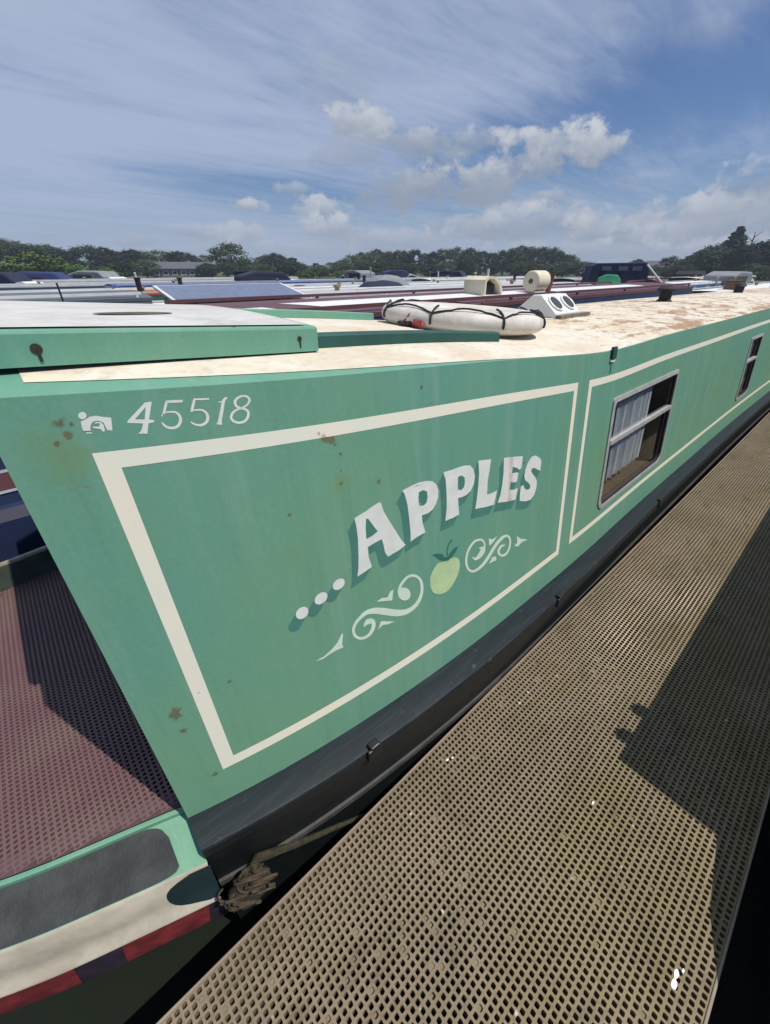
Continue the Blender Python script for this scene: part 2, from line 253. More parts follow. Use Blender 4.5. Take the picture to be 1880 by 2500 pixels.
["s",[[0.2804,1.0194],[0.2789,1.0187],[0.2774,1.0182],[0.2755,1.0175],[0.2735,1.016],[0.2714,1.0138],[0.2696,1.0108],[0.2679,1.0072],[0.2663,1.0034],[0.2647,0.9996],[0.2632,0.9962],[0.2618,0.9932],[0.2604,0.9902],[0.2591,0.9874],[0.2578,0.9847],[0.2567,0.9821],[0.2556,0.9798],[0.2546,0.9777],[0.2537,0.9757],[0.2529,0.9737],[0.2519,0.9717]],[[0.2817,1.0169],[0.2802,1.0157],[0.2788,1.0148],[0.2776,1.014],[0.2767,1.013],[0.2758,1.0115],[0.2745,1.009],[0.2731,1.0057],[0.2716,1.0019],[0.2701,0.9981],[0.2687,0.9945],[0.2674,0.9914],[0.266,0.9884],[0.2648,0.9855],[0.2636,0.9828],[0.2625,0.9803],[0.2616,0.978],[0.2609,0.9758],[0.2601,0.9738],[0.2594,0.9718],[0.2587,0.9697]]],
["s",[[0.2638,1.01],[0.2683,1.0104],[0.2729,1.0109]],[[0.2638,1.0115],[0.2684,1.0125],[0.2729,1.0135]]],
["s",[[0.2505,0.9716],[0.2552,0.9706],[0.2599,0.9696]],[[0.2514,0.9745],[0.2561,0.9737],[0.261,0.9729]]],
["s",[[0.3049,0.9949],[0.3067,0.9957],[0.3086,0.9965],[0.3106,0.9973],[0.3126,0.9983],[0.3145,0.9995],[0.3163,1.0009],[0.3182,1.0024],[0.32,1.0041],[0.3215,1.0059],[0.3226,1.0079],[0.3231,1.01],[0.3229,1.012],[0.3224,1.0138],[0.3215,1.0155],[0.3203,1.0169],[0.3188,1.018],[0.317,1.0188],[0.315,1.0194],[0.3129,1.0198],[0.3109,1.0199],[0.3088,1.0199],[0.3066,1.0197],[0.3043,1.0192],[0.3021,1.0186],[0.3,1.0178],[0.2981,1.0168],[0.2961,1.0156],[0.2943,1.0142],[0.2926,1.0125],[0.2912,1.0105],[0.2906,1.0083],[0.2903,1.006],[0.2905,1.0038],[0.2909,1.0017],[0.2918,0.9998],[0.293,0.9982],[0.2946,0.997],[0.2963,0.9961],[0.298,0.9953],[0.2997,0.9945],[0.3015,0.9937],[0.3035,0.9931],[0.3053,0.9925],[0.3068,0.992],[0.3079,0.9913],[0.3089,0.9904],[0.3097,0.9895],[0.3103,0.9885],[0.3107,0.9876],[0.3107,0.9866],[0.3105,0.9852],[0.31,0.9834],[0.3091,0.9814],[0.3081,0.9796],[0.307,0.978],[0.3059,0.9767],[0.3046,0.9755],[0.3031,0.9744],[0.3015,0.9735],[0.2999,0.9728],[0.2982,0.9723],[0.2963,0.972],[0.2943,0.9719],[0.2923,0.972],[0.2906,0.9723],[0.289,0.9728],[0.2873,0.9735],[0.2859,0.9744],[0.2846,0.9754],[0.2836,0.9764],[0.2828,0.9773],[0.2822,0.9783],[0.2818,0.9793],[0.2816,0.9803],[0.2816,0.9812],[0.2819,0.9822],[0.2825,0.9834],[0.2833,0.9848],[0.2843,0.9862],[0.2854,0.9874],[0.2865,0.9885],[0.2878,0.9894],[0.2892,0.9904],[0.2908,0.9912],[0.2926,0.992],[0.2944,0.9927],[0.2965,0.9933],[0.2988,0.9938],[0.3011,0.9943],[0.3034,0.9949]],[[0.3037,0.9982],[0.3057,0.999],[0.3076,0.9998],[0.3094,1.0005],[0.3111,1.0013],[0.3126,1.0022],[0.3142,1.0035],[0.3157,1.0049],[0.3171,1.0063],[0.3181,1.0077],[0.3186,1.0088],[0.3188,1.0097],[0.3187,1.0108],[0.3184,1.012],[0.3178,1.013],[0.3171,1.0139],[0.3163,1.0146],[0.315,1.0153],[0.3135,1.0159],[0.3119,1.0163],[0.3103,1.0165],[0.3086,1.0163],[0.3068,1.0159],[0.3049,1.0154],[0.3032,1.0147],[0.3016,1.0139],[0.3001,1.013],[0.2987,1.012],[0.2974,1.0109],[0.2965,1.0098],[0.296,1.0089],[0.2956,1.0079],[0.2953,1.0065],[0.2953,1.005],[0.2955,1.0035],[0.2959,1.0024],[0.2965,1.0015],[0.2975,1.0007],[0.2988,0.9999],[0.3003,0.999],[0.3018,0.9982],[0.3034,0.9976],[0.3052,0.9971],[0.3071,0.9966],[0.3091,0.9959],[0.3108,0.995],[0.3123,0.9938],[0.3136,0.9926],[0.3147,0.991],[0.3154,0.9892],[0.3158,0.9871],[0.3155,0.9847],[0.3148,0.9823],[0.3138,0.9798],[0.3125,0.9774],[0.3111,0.9752],[0.3094,0.9734],[0.3075,0.9717],[0.3055,0.9703],[0.3033,0.9691],[0.301,0.9682],[0.2987,0.9676],[0.2962,0.9673],[0.2937,0.9672],[0.2913,0.9674],[0.289,0.9677],[0.2869,0.9683],[0.2848,0.9692],[0.2829,0.9702],[0.2811,0.9714],[0.2797,0.9727],[0.2786,0.9742],[0.2777,0.9758],[0.2771,0.9775],[0.2768,0.9794],[0.2769,0.9814],[0.2775,0.9833],[0.2785,0.9853],[0.2797,0.9871],[0.2811,0.9888],[0.2826,0.9903],[0.2841,0.9916],[0.2858,0.9928],[0.2876,0.9938],[0.2895,0.9947],[0.2915,0.9956],[0.2937,0.9963],[0.296,0.9969],[0.2984,0.9974],[0.3007,0.9979],[0.303,0.9984]]]],"logo":[["p",[[[0.063,1.0073],[0.0621,1.0054],[0.0606,1.0038],[0.0587,1.0026],[0.0568,1.0021],[0.0549,1.0023],[0.0534,1.0032],[0.0524,1.0046],[0.0521,1.0064],[0.0524,1.0083],[0.0534,1.0102],[0.0549,1.0118],[0.0567,1.013],[0.0586,1.0135],[0.0605,1.0133],[0.062,1.0125],[0.063,1.0111],[0.0634,1.0093]]]],
["p",[[[0.0526,0.9988],[0.0592,1.0016],[0.0667,1.0052],[0.0749,1.0061],[0.0821,1.0037],[0.0939,1.0011],[0.0918,0.9911],[0.0891,0.9801],[0.0824,0.9813],[0.0818,0.9877],[0.0812,0.994],[0.0771,0.9971],[0.0732,0.9984],[0.0674,0.9964],[0.0627,0.9907],[0.0602,0.983],[0.0509,0.9841],[0.0511,0.9903]]]],
["p",[[[0.0647,0.987],[0.0655,0.9895],[0.0736,0.9886],[0.0764,0.9928],[0.0732,0.994],[0.0701,0.9935],[0.0692,0.9953],[0.0733,0.9966],[0.078,0.9953],[0.0801,0.9906],[0.0792,0.9808],[0.0758,0.9794],[0.0743,0.9841]]]],
["s",[[0.0532,0.9793],[0.057,0.9789],[0.0608,0.9784]],[[0.0538,0.9812],[0.0576,0.9808],[0.0614,0.9803]]]],"scroll":[["s",[[0.4999,0.358],[0.5037,0.3585],[0.5076,0.3591],[0.5112,0.3595],[0.5145,0.3593],[0.5169,0.3583],[0.5187,0.3584],[0.5208,0.3581],[0.5226,0.3575],[0.5237,0.357],[0.5234,0.3573],[0.523,0.3583],[0.5236,0.3579],[0.5244,0.3563],[0.525,0.3541],[0.5255,0.3519],[0.5253,0.3496],[0.5247,0.3469],[0.5237,0.344],[0.5223,0.3411],[0.5206,0.3383],[0.5185,0.3353],[0.5161,0.3323],[0.5135,0.3296],[0.5106,0.3274],[0.5075,0.3259],[0.5037,0.3251],[0.4992,0.3248],[0.4946,0.3251],[0.4902,0.3259],[0.4864,0.3272],[0.4829,0.3293],[0.4795,0.332],[0.4763,0.3353],[0.4736,0.3387],[0.4717,0.3419],[0.4703,0.3455],[0.4692,0.3499],[0.4685,0.3546],[0.4684,0.3593],[0.4688,0.3633],[0.4697,0.3669],[0.4714,0.3705],[0.4736,0.374],[0.4762,0.3774],[0.4789,0.3804],[0.4818,0.3829],[0.485,0.385],[0.4885,0.3869],[0.4921,0.3887],[0.496,0.3903],[0.5001,0.3916],[0.5042,0.3928],[0.5083,0.3937],[0.5124,0.394],[0.5165,0.3938],[0.5212,0.3925],[0.5262,0.3907],[0.5315,0.3883],[0.5371,0.3855],[0.5428,0.3823],[0.5487,0.379],[0.5551,0.3751],[0.562,0.3705],[0.5692,0.3656],[0.5764,0.3608],[0.5836,0.3562],[0.591,0.3512],[0.5988,0.346],[0.6069,0.3409],[0.6149,0.3362],[0.6226,0.3327],[0.63,0.3296],[0.6373,0.327],[0.6447,0.3248],[0.6521,0.3233],[0.6594,0.3224],[0.6665,0.3221],[0.6736,0.3224],[0.6803,0.3234],[0.6867,0.325],[0.693,0.3268],[0.6991,0.3291],[0.7049,0.3322],[0.7103,0.3361],[0.7152,0.3408],[0.7198,0.3464],[0.7239,0.3528],[0.7276,0.36],[0.7305,0.3676],[0.7324,0.3756],[0.7334,0.384],[0.7335,0.3931],[0.7328,0.4023],[0.7312,0.4112],[0.7287,0.4195],[0.725,0.4272],[0.7203,0.4343],[0.7149,0.4406],[0.7092,0.446],[0.7034,0.4505],[0.6974,0.4543],[0.691,0.4572],[0.6846,0.4593],[0.6782,0.4604],[0.672,0.4605],[0.666,0.4594],[0.6602,0.4571],[0.6547,0.4542],[0.6497,0.4509],[0.6453,0.4476],[0.6415,0.4441],[0.6381,0.4403],[0.6351,0.4362],[0.6327,0.4319],[0.6309,0.4273],[0.63,0.4223],[0.63,0.4172],[0.6305,0.4123],[0.6311,0.4077],[0.6314,0.4033]],[[0.4973,0.3623],[0.4993,0.3654],[0.5013,0.3688],[0.5035,0.3722],[0.5061,0.3754],[0.5095,0.378],[0.5139,0.3782],[0.5183,0.3776],[0.5227,0.3763],[0.5274,0.374],[0.5323,0.3702],[0.5361,0.3646],[0.5381,0.3592],[0.5391,0.3543],[0.5393,0.3497],[0.5389,0.3454],[0.5382,0.3414],[0.5369,0.3376],[0.5351,0.3339],[0.533,0.3305],[0.5306,0.3274],[0.5279,0.3244],[0.5248,0.3213],[0.5212,0.3184],[0.5172,0.316],[0.5127,0.3144],[0.5077,0.3136],[0.5023,0.3134],[0.4967,0.3139],[0.4911,0.3151],[0.4857,0.3172],[0.4807,0.3201],[0.4758,0.3239],[0.4713,0.3283],[0.4673,0.3333],[0.4641,0.3387],[0.4617,0.3446],[0.4602,0.3508],[0.4594,0.357],[0.4592,0.3629],[0.4598,0.3685],[0.4613,0.3735],[0.4635,0.378],[0.4662,0.3821],[0.4692,0.3857],[0.4722,0.389],[0.4754,0.3921],[0.4788,0.3948],[0.4825,0.3971],[0.4863,0.3992],[0.4901,0.4012],[0.4938,0.4034],[0.4977,0.4056],[0.5021,0.4076],[0.507,0.4091],[0.5125,0.4098],[0.5183,0.41],[0.5245,0.4095],[0.531,0.4083],[0.5377,0.4066],[0.5447,0.4044],[0.5521,0.401],[0.5597,0.397],[0.5673,0.3927],[0.5747,0.3883],[0.5821,0.384],[0.5897,0.3791],[0.5974,0.374],[0.6048,0.369],[0.6118,0.3646],[0.6183,0.3608],[0.6246,0.3571],[0.6306,0.3537],[0.6365,0.3507],[0.6421,0.3482],[0.6479,0.3461],[0.6538,0.3443],[0.6599,0.343],[0.666,0.3421],[0.6719,0.3417],[0.6778,0.3419],[0.6833,0.343],[0.6887,0.3447],[0.6938,0.3469],[0.6986,0.3497],[0.703,0.3534],[0.7073,0.3579],[0.7114,0.3634],[0.7151,0.3695],[0.7181,0.3759],[0.7201,0.3825],[0.7212,0.3898],[0.7214,0.3978],[0.7209,0.4059],[0.7198,0.4135],[0.718,0.4199],[0.7155,0.4254],[0.7122,0.4306],[0.7083,0.4354],[0.704,0.4396],[0.6998,0.4431],[0.6955,0.4458],[0.6908,0.448],[0.6859,0.4496],[0.681,0.4505],[0.6764,0.4506],[0.6717,0.4497],[0.6667,0.4478],[0.6618,0.4451],[0.6571,0.442],[0.653,0.439],[0.6495,0.4358],[0.6464,0.4324],[0.6438,0.4288],[0.6418,0.4252],[0.6404,0.4216],[0.6399,0.418],[0.6402,0.4141],[0.6409,0.4098],[0.6418,0.405],[0.6424,0.4001]]],
["p",[[[0.676,0.4029],[0.6786,0.3935],[0.6782,0.385],[0.6749,0.3785],[0.669,0.3749],[0.6613,0.3745],[0.6528,0.3775],[0.6446,0.3833],[0.6376,0.3912],[0.6326,0.4003],[0.6302,0.4094],[0.6307,0.4176],[0.6339,0.4238],[0.6395,0.4274],[0.6469,0.428],[0.6552,0.4254],[0.6635,0.4199],[0.6707,0.4121]]]],
["p",[[[0.5503,0.4226],[0.5725,0.4259],[0.5907,0.4188],[0.602,0.4337],[0.6152,0.4363],[0.6067,0.4003]]]],
["p",[[[0.5448,0.3224],[0.5588,0.3475],[0.6103,0.3186],[0.5838,0.3228],[0.5633,0.3304]]]],
["p",[[[0.3385,0.3231],[0.3661,0.3256],[0.3919,0.3373],[0.41,0.3489],[0.4273,0.3718],[0.4311,0.3698],[0.423,0.3353],[0.4253,0.3229],[0.4036,0.3258],[0.3815,0.3229],[0.3596,0.3184]]]],
["s",[[0.9751,0.4036],[0.9774,0.4004],[0.9797,0.3969],[0.9825,0.3931],[0.9864,0.3889],[0.992,0.385],[0.9981,0.3825],[1.0038,0.3812],[1.0094,0.3806],[1.0147,0.3806],[1.02,0.3811],[1.0252,0.3824],[1.0304,0.3844],[1.0354,0.3868],[1.04,0.3893],[1.044,0.3919],[1.0465,0.3952],[1.049,0.3988],[1.0509,0.4028],[1.0518,0.4079],[1.048,0.4168],[1.0377,0.4239],[1.0304,0.4259],[1.0244,0.4266],[1.019,0.4271],[1.0141,0.4276]],[[0.9785,0.405],[0.9822,0.4021],[0.9857,0.3989],[0.9889,0.3962],[0.9913,0.3948],[0.9923,0.3948],[0.9934,0.3952],[0.9953,0.3957],[0.9977,0.3967],[1.0003,0.398],[1.0029,0.3996],[1.0059,0.4013],[1.0092,0.4037],[1.0125,0.4064],[1.0155,0.4093],[1.0178,0.4121],[1.0208,0.4141],[1.0235,0.4163],[1.0255,0.418],[1.0264,0.4184],[1.0286,0.4146],[1.0333,0.4117],[1.0314,0.4135],[1.0264,0.4161],[1.0203,0.419],[1.0148,0.422]]],
["s",[[1.0343,0.3964],[1.0372,0.3985],[1.0404,0.4004],[1.0436,0.4025],[1.0465,0.405],[1.0487,0.408],[1.0502,0.4115],[1.0511,0.4155],[1.0515,0.4196],[1.0515,0.4238],[1.051,0.4278],[1.0501,0.4317],[1.0487,0.4357],[1.0468,0.4396],[1.0445,0.4434],[1.0418,0.4469],[1.039,0.4502],[1.0356,0.4534],[1.0315,0.4565],[1.0267,0.4594],[1.0214,0.4617],[1.0155,0.4637],[1.0088,0.4656],[1.0016,0.4672],[0.9943,0.4681],[0.9874,0.4681],[0.9812,0.4669],[0.9754,0.4648],[0.97,0.4622],[0.9649,0.4591],[0.9603,0.4557],[0.9559,0.4519],[0.9517,0.4477],[0.9479,0.4431],[0.9445,0.4381],[0.9418,0.4328],[0.9396,0.4272],[0.9379,0.4211],[0.9367,0.4147],[0.9361,0.4082],[0.9362,0.4018],[0.9368,0.3952],[0.9381,0.3884],[0.94,0.3815],[0.9425,0.3748],[0.9457,0.3684],[0.9497,0.3623],[0.9545,0.3564],[0.96,0.3509],[0.9661,0.3459],[0.9728,0.3416],[0.9799,0.3383],[0.9871,0.336],[0.9943,0.3345],[1.0015,0.3337],[1.0088,0.3335],[1.0163,0.3338],[1.0241,0.3348],[1.0319,0.3363],[1.0396,0.3383],[1.0471,0.3407],[1.0543,0.3435],[1.0613,0.3469],[1.0681,0.3507],[1.0747,0.3546],[1.0812,0.3587],[1.0873,0.3632],[1.0932,0.3681],[1.0989,0.373],[1.1044,0.3776],[1.11,0.3818],[1.1156,0.3858],[1.1212,0.3896],[1.1268,0.3931],[1.1325,0.3963],[1.1385,0.3991],[1.1449,0.402],[1.1516,0.4046],[1.1584,0.4069],[1.1649,0.4085],[1.1709,0.4094],[1.1766,0.4095],[1.1824,0.4089],[1.1878,0.4079],[1.1924,0.4065],[1.1957,0.4051],[1.1985,0.4033],[1.2017,0.4003],[1.205,0.3965],[1.2079,0.3921],[1.2101,0.3876],[1.2114,0.3831],[1.2118,0.378],[1.2117,0.3728],[1.211,0.3676],[1.2099,0.3626],[1.2084,0.3578],[1.2065,0.353],[1.2041,0.3486],[1.2012,0.3448],[1.1978,0.3418],[1.1935,0.3397],[1.1885,0.3382],[1.183,0.3372],[1.1777,0.337],[1.1732,0.3375],[1.1691,0.3385],[1.1644,0.3404],[1.1597,0.3429],[1.1555,0.3455],[1.1525,0.3478],[1.1502,0.3502],[1.1479,0.3533],[1.1462,0.3565],[1.1453,0.3596],[1.1452,0.3622],[1.1464,0.3648],[1.149,0.3678],[1.1526,0.3706],[1.1565,0.3728],[1.1601,0.3741],[1.1629,0.3747],[1.1664,0.3746],[1.171,0.374],[1.1763,0.373],[1.1817,0.3723]],[[1.0274,0.4021],[1.0303,0.4043],[1.0333,0.4064],[1.0361,0.4085],[1.0385,0.4106],[1.0401,0.4131],[1.0411,0.4162],[1.0416,0.4198],[1.0416,0.4235],[1.0413,0.4273],[1.0406,0.4308],[1.0396,0.434],[1.0383,0.4371],[1.0366,0.4401],[1.0348,0.4427],[1.0328,0.4451],[1.0307,0.4472],[1.0287,0.4489],[1.0268,0.4502],[1.0246,0.4514],[1.0214,0.4527],[1.0167,0.4542],[1.0111,0.4559],[1.0052,0.4572],[0.9995,0.458],[0.9945,0.458],[0.9896,0.4571],[0.9845,0.4555],[0.9795,0.4533],[0.9747,0.4505],[0.9702,0.4474],[0.9661,0.444],[0.9621,0.44],[0.9585,0.4356],[0.9554,0.431],[0.9528,0.4261],[0.9508,0.4209],[0.9493,0.4152],[0.9482,0.4093],[0.9477,0.4033],[0.9477,0.3974],[0.9485,0.3914],[0.9498,0.3852],[0.9516,0.3792],[0.9539,0.3735],[0.9566,0.3685],[0.9596,0.3641],[0.9631,0.3599],[0.9669,0.3562],[0.9708,0.3531],[0.9746,0.3508],[0.9787,0.349],[0.9834,0.3476],[0.9888,0.3467],[0.9946,0.3462],[1.0006,0.3462],[1.0069,0.3467],[1.0135,0.3479],[1.0204,0.3496],[1.0273,0.3517],[1.0339,0.3542],[1.0402,0.3571],[1.0464,0.3605],[1.0525,0.3643],[1.0585,0.3684],[1.0644,0.3726],[1.0701,0.3768],[1.0757,0.3815],[1.0812,0.3863],[1.0868,0.3911],[1.0926,0.3955],[1.0984,0.3994],[1.1042,0.4032],[1.1101,0.4067],[1.1163,0.41],[1.1227,0.4129],[1.1296,0.4156],[1.1369,0.4182],[1.1445,0.4204],[1.1523,0.4221],[1.1601,0.4228],[1.1682,0.4225],[1.1765,0.4214],[1.1848,0.4194],[1.193,0.4164],[1.2009,0.4124],[1.208,0.4072],[1.2136,0.4016],[1.218,0.3958],[1.2213,0.39],[1.2236,0.3843],[1.2252,0.3785],[1.2258,0.3726],[1.2256,0.3668],[1.2249,0.3611],[1.2238,0.3558],[1.2224,0.3505],[1.2205,0.3453],[1.2181,0.3402],[1.2149,0.3357],[1.2109,0.332],[1.2059,0.3291],[1.2001,0.3269],[1.1937,0.3254],[1.1868,0.3249],[1.1796,0.3253],[1.1716,0.3274],[1.1636,0.3306],[1.156,0.3346],[1.1491,0.339],[1.143,0.3438],[1.1381,0.3489],[1.1342,0.3543],[1.1314,0.3597],[1.1298,0.365],[1.1298,0.3698],[1.1316,0.374],[1.1349,0.3778],[1.1391,0.3811],[1.1438,0.3838],[1.149,0.3856],[1.1552,0.3857],[1.1616,0.3846],[1.1676,0.3829],[1.173,0.3812],[1.1783,0.3798]]],
["p",[[[1.0714,0.4444],[1.0948,0.4318],[1.1244,0.435],[1.1039,0.4187],[1.0749,0.4114]]]],
["p",[[[1.0762,0.3339],[1.0987,0.3552],[1.1208,0.3493],[1.1263,0.3293],[1.0997,0.3344]]]],
["p",[[[1.2686,0.3837],[1.2966,0.3615],[1.3585,0.3359],[1.3096,0.3398],[1.2793,0.3309],[1.2499,0.3467],[1.2721,0.3506]]]]],"apple":[["p",[[[0.7629,0.3981],[0.7638,0.4042],[0.7647,0.4103],[0.7669,0.4166],[0.7713,0.4237],[0.777,0.431],[0.783,0.4374],[0.7889,0.4427],[0.7952,0.4469],[0.8018,0.4496],[0.8086,0.45],[0.8158,0.4487],[0.8234,0.447],[0.8318,0.4448],[0.8407,0.4421],[0.8486,0.4405],[0.8546,0.4412],[0.8596,0.4431],[0.865,0.4441],[0.8714,0.4436],[0.8783,0.4423],[0.8848,0.44],[0.891,0.4366],[0.8969,0.4322],[0.9016,0.4267],[0.905,0.4197],[0.9073,0.4114],[0.9083,0.4028],[0.9077,0.3939],[0.9058,0.3845],[0.9028,0.3756],[0.8985,0.3677],[0.8932,0.3602],[0.8868,0.3528],[0.8793,0.345],[0.8708,0.3373],[0.8624,0.3311],[0.8548,0.327],[0.8472,0.3243],[0.8387,0.3231],[0.8283,0.3232],[0.8169,0.3247],[0.8062,0.3278],[0.796,0.3328],[0.7864,0.3393],[0.7786,0.3464],[0.773,0.354],[0.7689,0.3623],[0.766,0.3708],[0.7643,0.3797],[0.7636,0.3889]]]]],"leaf":[["p",[[[0.7782,0.491],[0.8004,0.4884],[0.8214,0.4778],[0.8364,0.4581],[0.849,0.4556],[0.859,0.4668],[0.8788,0.4767],[0.9022,0.4767],[0.8885,0.4603],[0.8717,0.4491],[0.852,0.4442],[0.8266,0.4495],[0.8055,0.4643],[0.791,0.4799]]]],
["s",[[0.8482,0.4584],[0.8486,0.4645],[0.8488,0.4708],[0.8492,0.4769],[0.8497,0.4825],[0.8505,0.4872],[0.8518,0.4909],[0.8533,0.4939],[0.8549,0.4963],[0.8568,0.4985],[0.8589,0.5007],[0.8615,0.5024],[0.8643,0.5037],[0.8673,0.505],[0.8704,0.5062],[0.8735,0.5075]],[[0.8437,0.4602],[0.8441,0.4663],[0.8444,0.4726],[0.8448,0.4788],[0.8453,0.4845],[0.8462,0.4894],[0.8474,0.4934],[0.8489,0.4967],[0.8506,0.4994],[0.8525,0.5019],[0.8545,0.5042],[0.8566,0.5067],[0.8589,0.5089],[0.8613,0.5109],[0.8637,0.5128],[0.866,0.5147]]]]}

# ------------------------------------------------------------------ colours of the place
def paint_green():
    m, T, b, pos, _ = pmat('boat_green', (.135, .345, .235), .5, .05, 2.2, world=True, spec=.35)
    px, py, pz = T.xyz(pos)[:3]
    n1 = T.noise(pos, 1.7, 4, .6); n2 = T.noise(pos, 9, 6, .65); fine = T.noise(pos, 130, 3, .6)
    streak = T.noise(T.scale(pos, (14, 3, .8)), 1.0, 5, .65)
    c = T.mix(T.step(n1, .32, .68), rgb(.125, .320, .238), rgb(.152, .330, .205))
    c = T.mix(T.m('MULTIPLY', T.step(streak, .47, .74), .5), c, rgb(.225, .385, .30))
    streak2 = T.noise(T.scale(pos, (26, 5, 1.1), (3, 1, 2)), 1.0, 5, .7)
    c = T.mix(T.m('MULTIPLY', T.step(streak2, .52, .74), .32), c, rgb(.10, .235, .165))
    c = T.mix(T.m('MULTIPLY', T.step(n2, .56, .8), .35), c, rgb(.185, .34, .185))
    c = T.mix(T.m('MULTIPLY', T.step(fine, .35, .75), .12), c, rgb(.30, .46, .36))
    wn = T.noise(pos, 26, 6, .7)
    moss = spots(T, pos, [(.01, 1.235, .055), (2.05, .82, .06), (2.06, .70, .07), (2.08, .56, .06), (.49, 1.06, .05), (.34, .93, .04), (.05, .25, .04)], T.noise(pos, 12, 5, .7), (-.3, 1.3), 3.0)
    c = T.mix(T.m('MULTIPLY', moss, .42), c, rgb(.19, .25, .07))
    # rust: little chips everywhere and the larger patches by the number, along a crack and low at the stern
    v = T.n('ShaderNodeTexVoronoi'); T.put(v.inputs['Vector'], pos); v.inputs['Scale'].default_value = 7.5
    sx = T.xyz(v.outputs['Color'])[0]
    chip = T.m('MULTIPLY', T.step(v.outputs['Distance'], .055, .02), T.step(sx, .52, .56))
    v2 = T.n('ShaderNodeTexVoronoi'); T.put(v2.inputs['Vector'], T.scale(pos, (1, 1, .34))); v2.inputs['Scale'].default_value = 7.5
    run = T.m('MULTIPLY', T.step(streak, .62, .82), T.step(n2, .5, .7))
    rust = spots(T, pos, [(.027, 1.292, .014), (.039, 1.288, .007), (.030, 1.272, .010), (.012, 1.262, .008), (.469, 1.176, .012), (.481, 1.166, .014), (.493, 1.154, .016), (.500, 1.132, .012), (.495, 1.09, .009), (.492, 1.061, .009),
        (.009, .636, .026), (.006, .582, .018), (.0, .64, .012), (1.288, .888, .008), (.352, 1.026, .009), (.129, .662, .008), (.602, 1.034, .008), (2.02, 1.17, .02), (.03, .40, .012)], wn)
    edge = T.m('MULTIPLY', T.step(T.noise(T.scale(pos, (5, 5, 30)), 3, 5, .7), .64, .72), .55)
    c = T.mix(T.m('MULTIPLY', run, .22), c, rgb(.23, .24, .12))
    rc = T.mix(T.step(wn, .4, .6), rgb(.05, .04, .022), rgb(.16, .085, .035))
    c = T.mix(T.m('MULTIPLY', edge, T.step(pz, 1.16, 1.19)), c, rgb(.20, .17, .09))
    c = T.mix(T.m('MAXIMUM', T.m('MULTIPLY', chip, .8), T.m('MULTIPLY', rust, .68)), c, rc)
    T.put(b.inputs['Base Color'], c)
    T.put(b.inputs['Roughness'], T.m('ADD', .30, T.m('MULTIPLY', n2, .3)))
    bp = T.n('ShaderNodeBump'); bp.inputs['Strength'].default_value = .25; bp.inputs['Distance'].default_value = .01
    T.put(bp.inputs['Height'], T.m('ADD', T.m('MULTIPLY', T.noise(pos, 38, 4, .6), .15), T.m('MULTIPLY', T.noise(pos, 3.2, 2, .5), 1.0))); T.put(b.inputs['Normal'], bp.outputs[0])
    return m
def paint_cream():
    m, T, b, pos, _ = pmat('cream_line', (.74, .72, .58), .5, .05, 12, world=True)
    c = T.mix(T.step(T.noise(pos, 5, 5, .6), .35, .7), rgb(.80, .80, .66), rgb(.88, .81, .64))
    wn = T.noise(pos, 26, 6, .7)
    r = spots(T, pos, [(.465, 1.178, .012), (.455, 1.19, .006), (.063, .67, .006), (1.2, .72, .008)], wn)
    c = T.mix(T.m('MULTIPLY', r, .6), c, rgb(.35, .22, .10))
    v = T.n('ShaderNodeTexVoronoi'); T.put(v.inputs['Vector'], pos); v.inputs['Scale'].default_value = 10
    chip = T.m('MULTIPLY', T.step(v.outputs['Distance'], .06, .03), T.step(T.xyz(v.outputs['Color'])[0], .8, .84))
    T.put(b.inputs['Base Color'], T.mix(T.m('MULTIPLY', chip, .6), c, rgb(.3, .25, .15)))
    return m
def paint_roof():
    m, T, b, pos, _ = pmat('roof_cream', (.7, .62, .48), .75, .06, 5, world=True)
    px, py, pz = T.xyz(pos)[:3]
    n1 = T.noise(pos, 3, 6, .65); n2 = T.noise(pos, 30, 5, .7)
    c = T.mix(T.step(n1, .35, .7), rgb(.72, .68, .57), rgb(.62, .53, .40))
    c = T.mix(T.m('MULTIPLY', T.step(n2, .46, .7), .5), c, rgb(.46, .36, .25))
    n4 = T.noise(T.scale(pos, (1, 2.5, 1)), 14, 7, .75)
    c = T.mix(T.m('MULTIPLY', T.step(n4, .60, .70), .55), c, rgb(.34, .26, .17))
    c = T.mix(T.m('MULTIPLY', T.step(T.noise(pos, 2.1, 3, .5), .58, .72), .3), c, rgb(.62, .48, .20))
    # flaking paint and rust further along
    a = T.m('ADD', T.m('MULTIPLY', T.noise(T.scale(pos, (2.0, 4.2, 1)), 2.2, 9, .74, .25), .72), T.m('MULTIPLY', T.noise(pos, 1.3, 4, .6), .28))
    grow = T.m('SUBTRACT', T.m('MULTIPLY', T.step(px, 1.3, 2.8), .13), .045)
    fl = T.step(T.m('ADD', a, grow), .575, .64)
    rc = T.mix(T.step(n2, .35, .65), rgb(.25, .12, .055), rgb(.38, .23, .12))
    c = T.mix(T.m('MULTIPLY', fl, .85), c, rc)
    dk = T.step(T.m('ADD', T.noise(T.scale(pos, (3, 8, 1)), 5, 6, .7), grow), .68, .73)
    c = T.mix(T.m('MULTIPLY', dk, .7), c, rgb(.14, .09, .05))
    T.put(b.inputs['Base Color'], c)
    bp = T.n('ShaderNodeBump'); bp.inputs['Strength'].default_value = .4; bp.inputs['Distance'].default_value = .004
    T.put(bp.inputs['Height'], a); T.put(b.inputs['Normal'], bp.outputs[0])
    return m
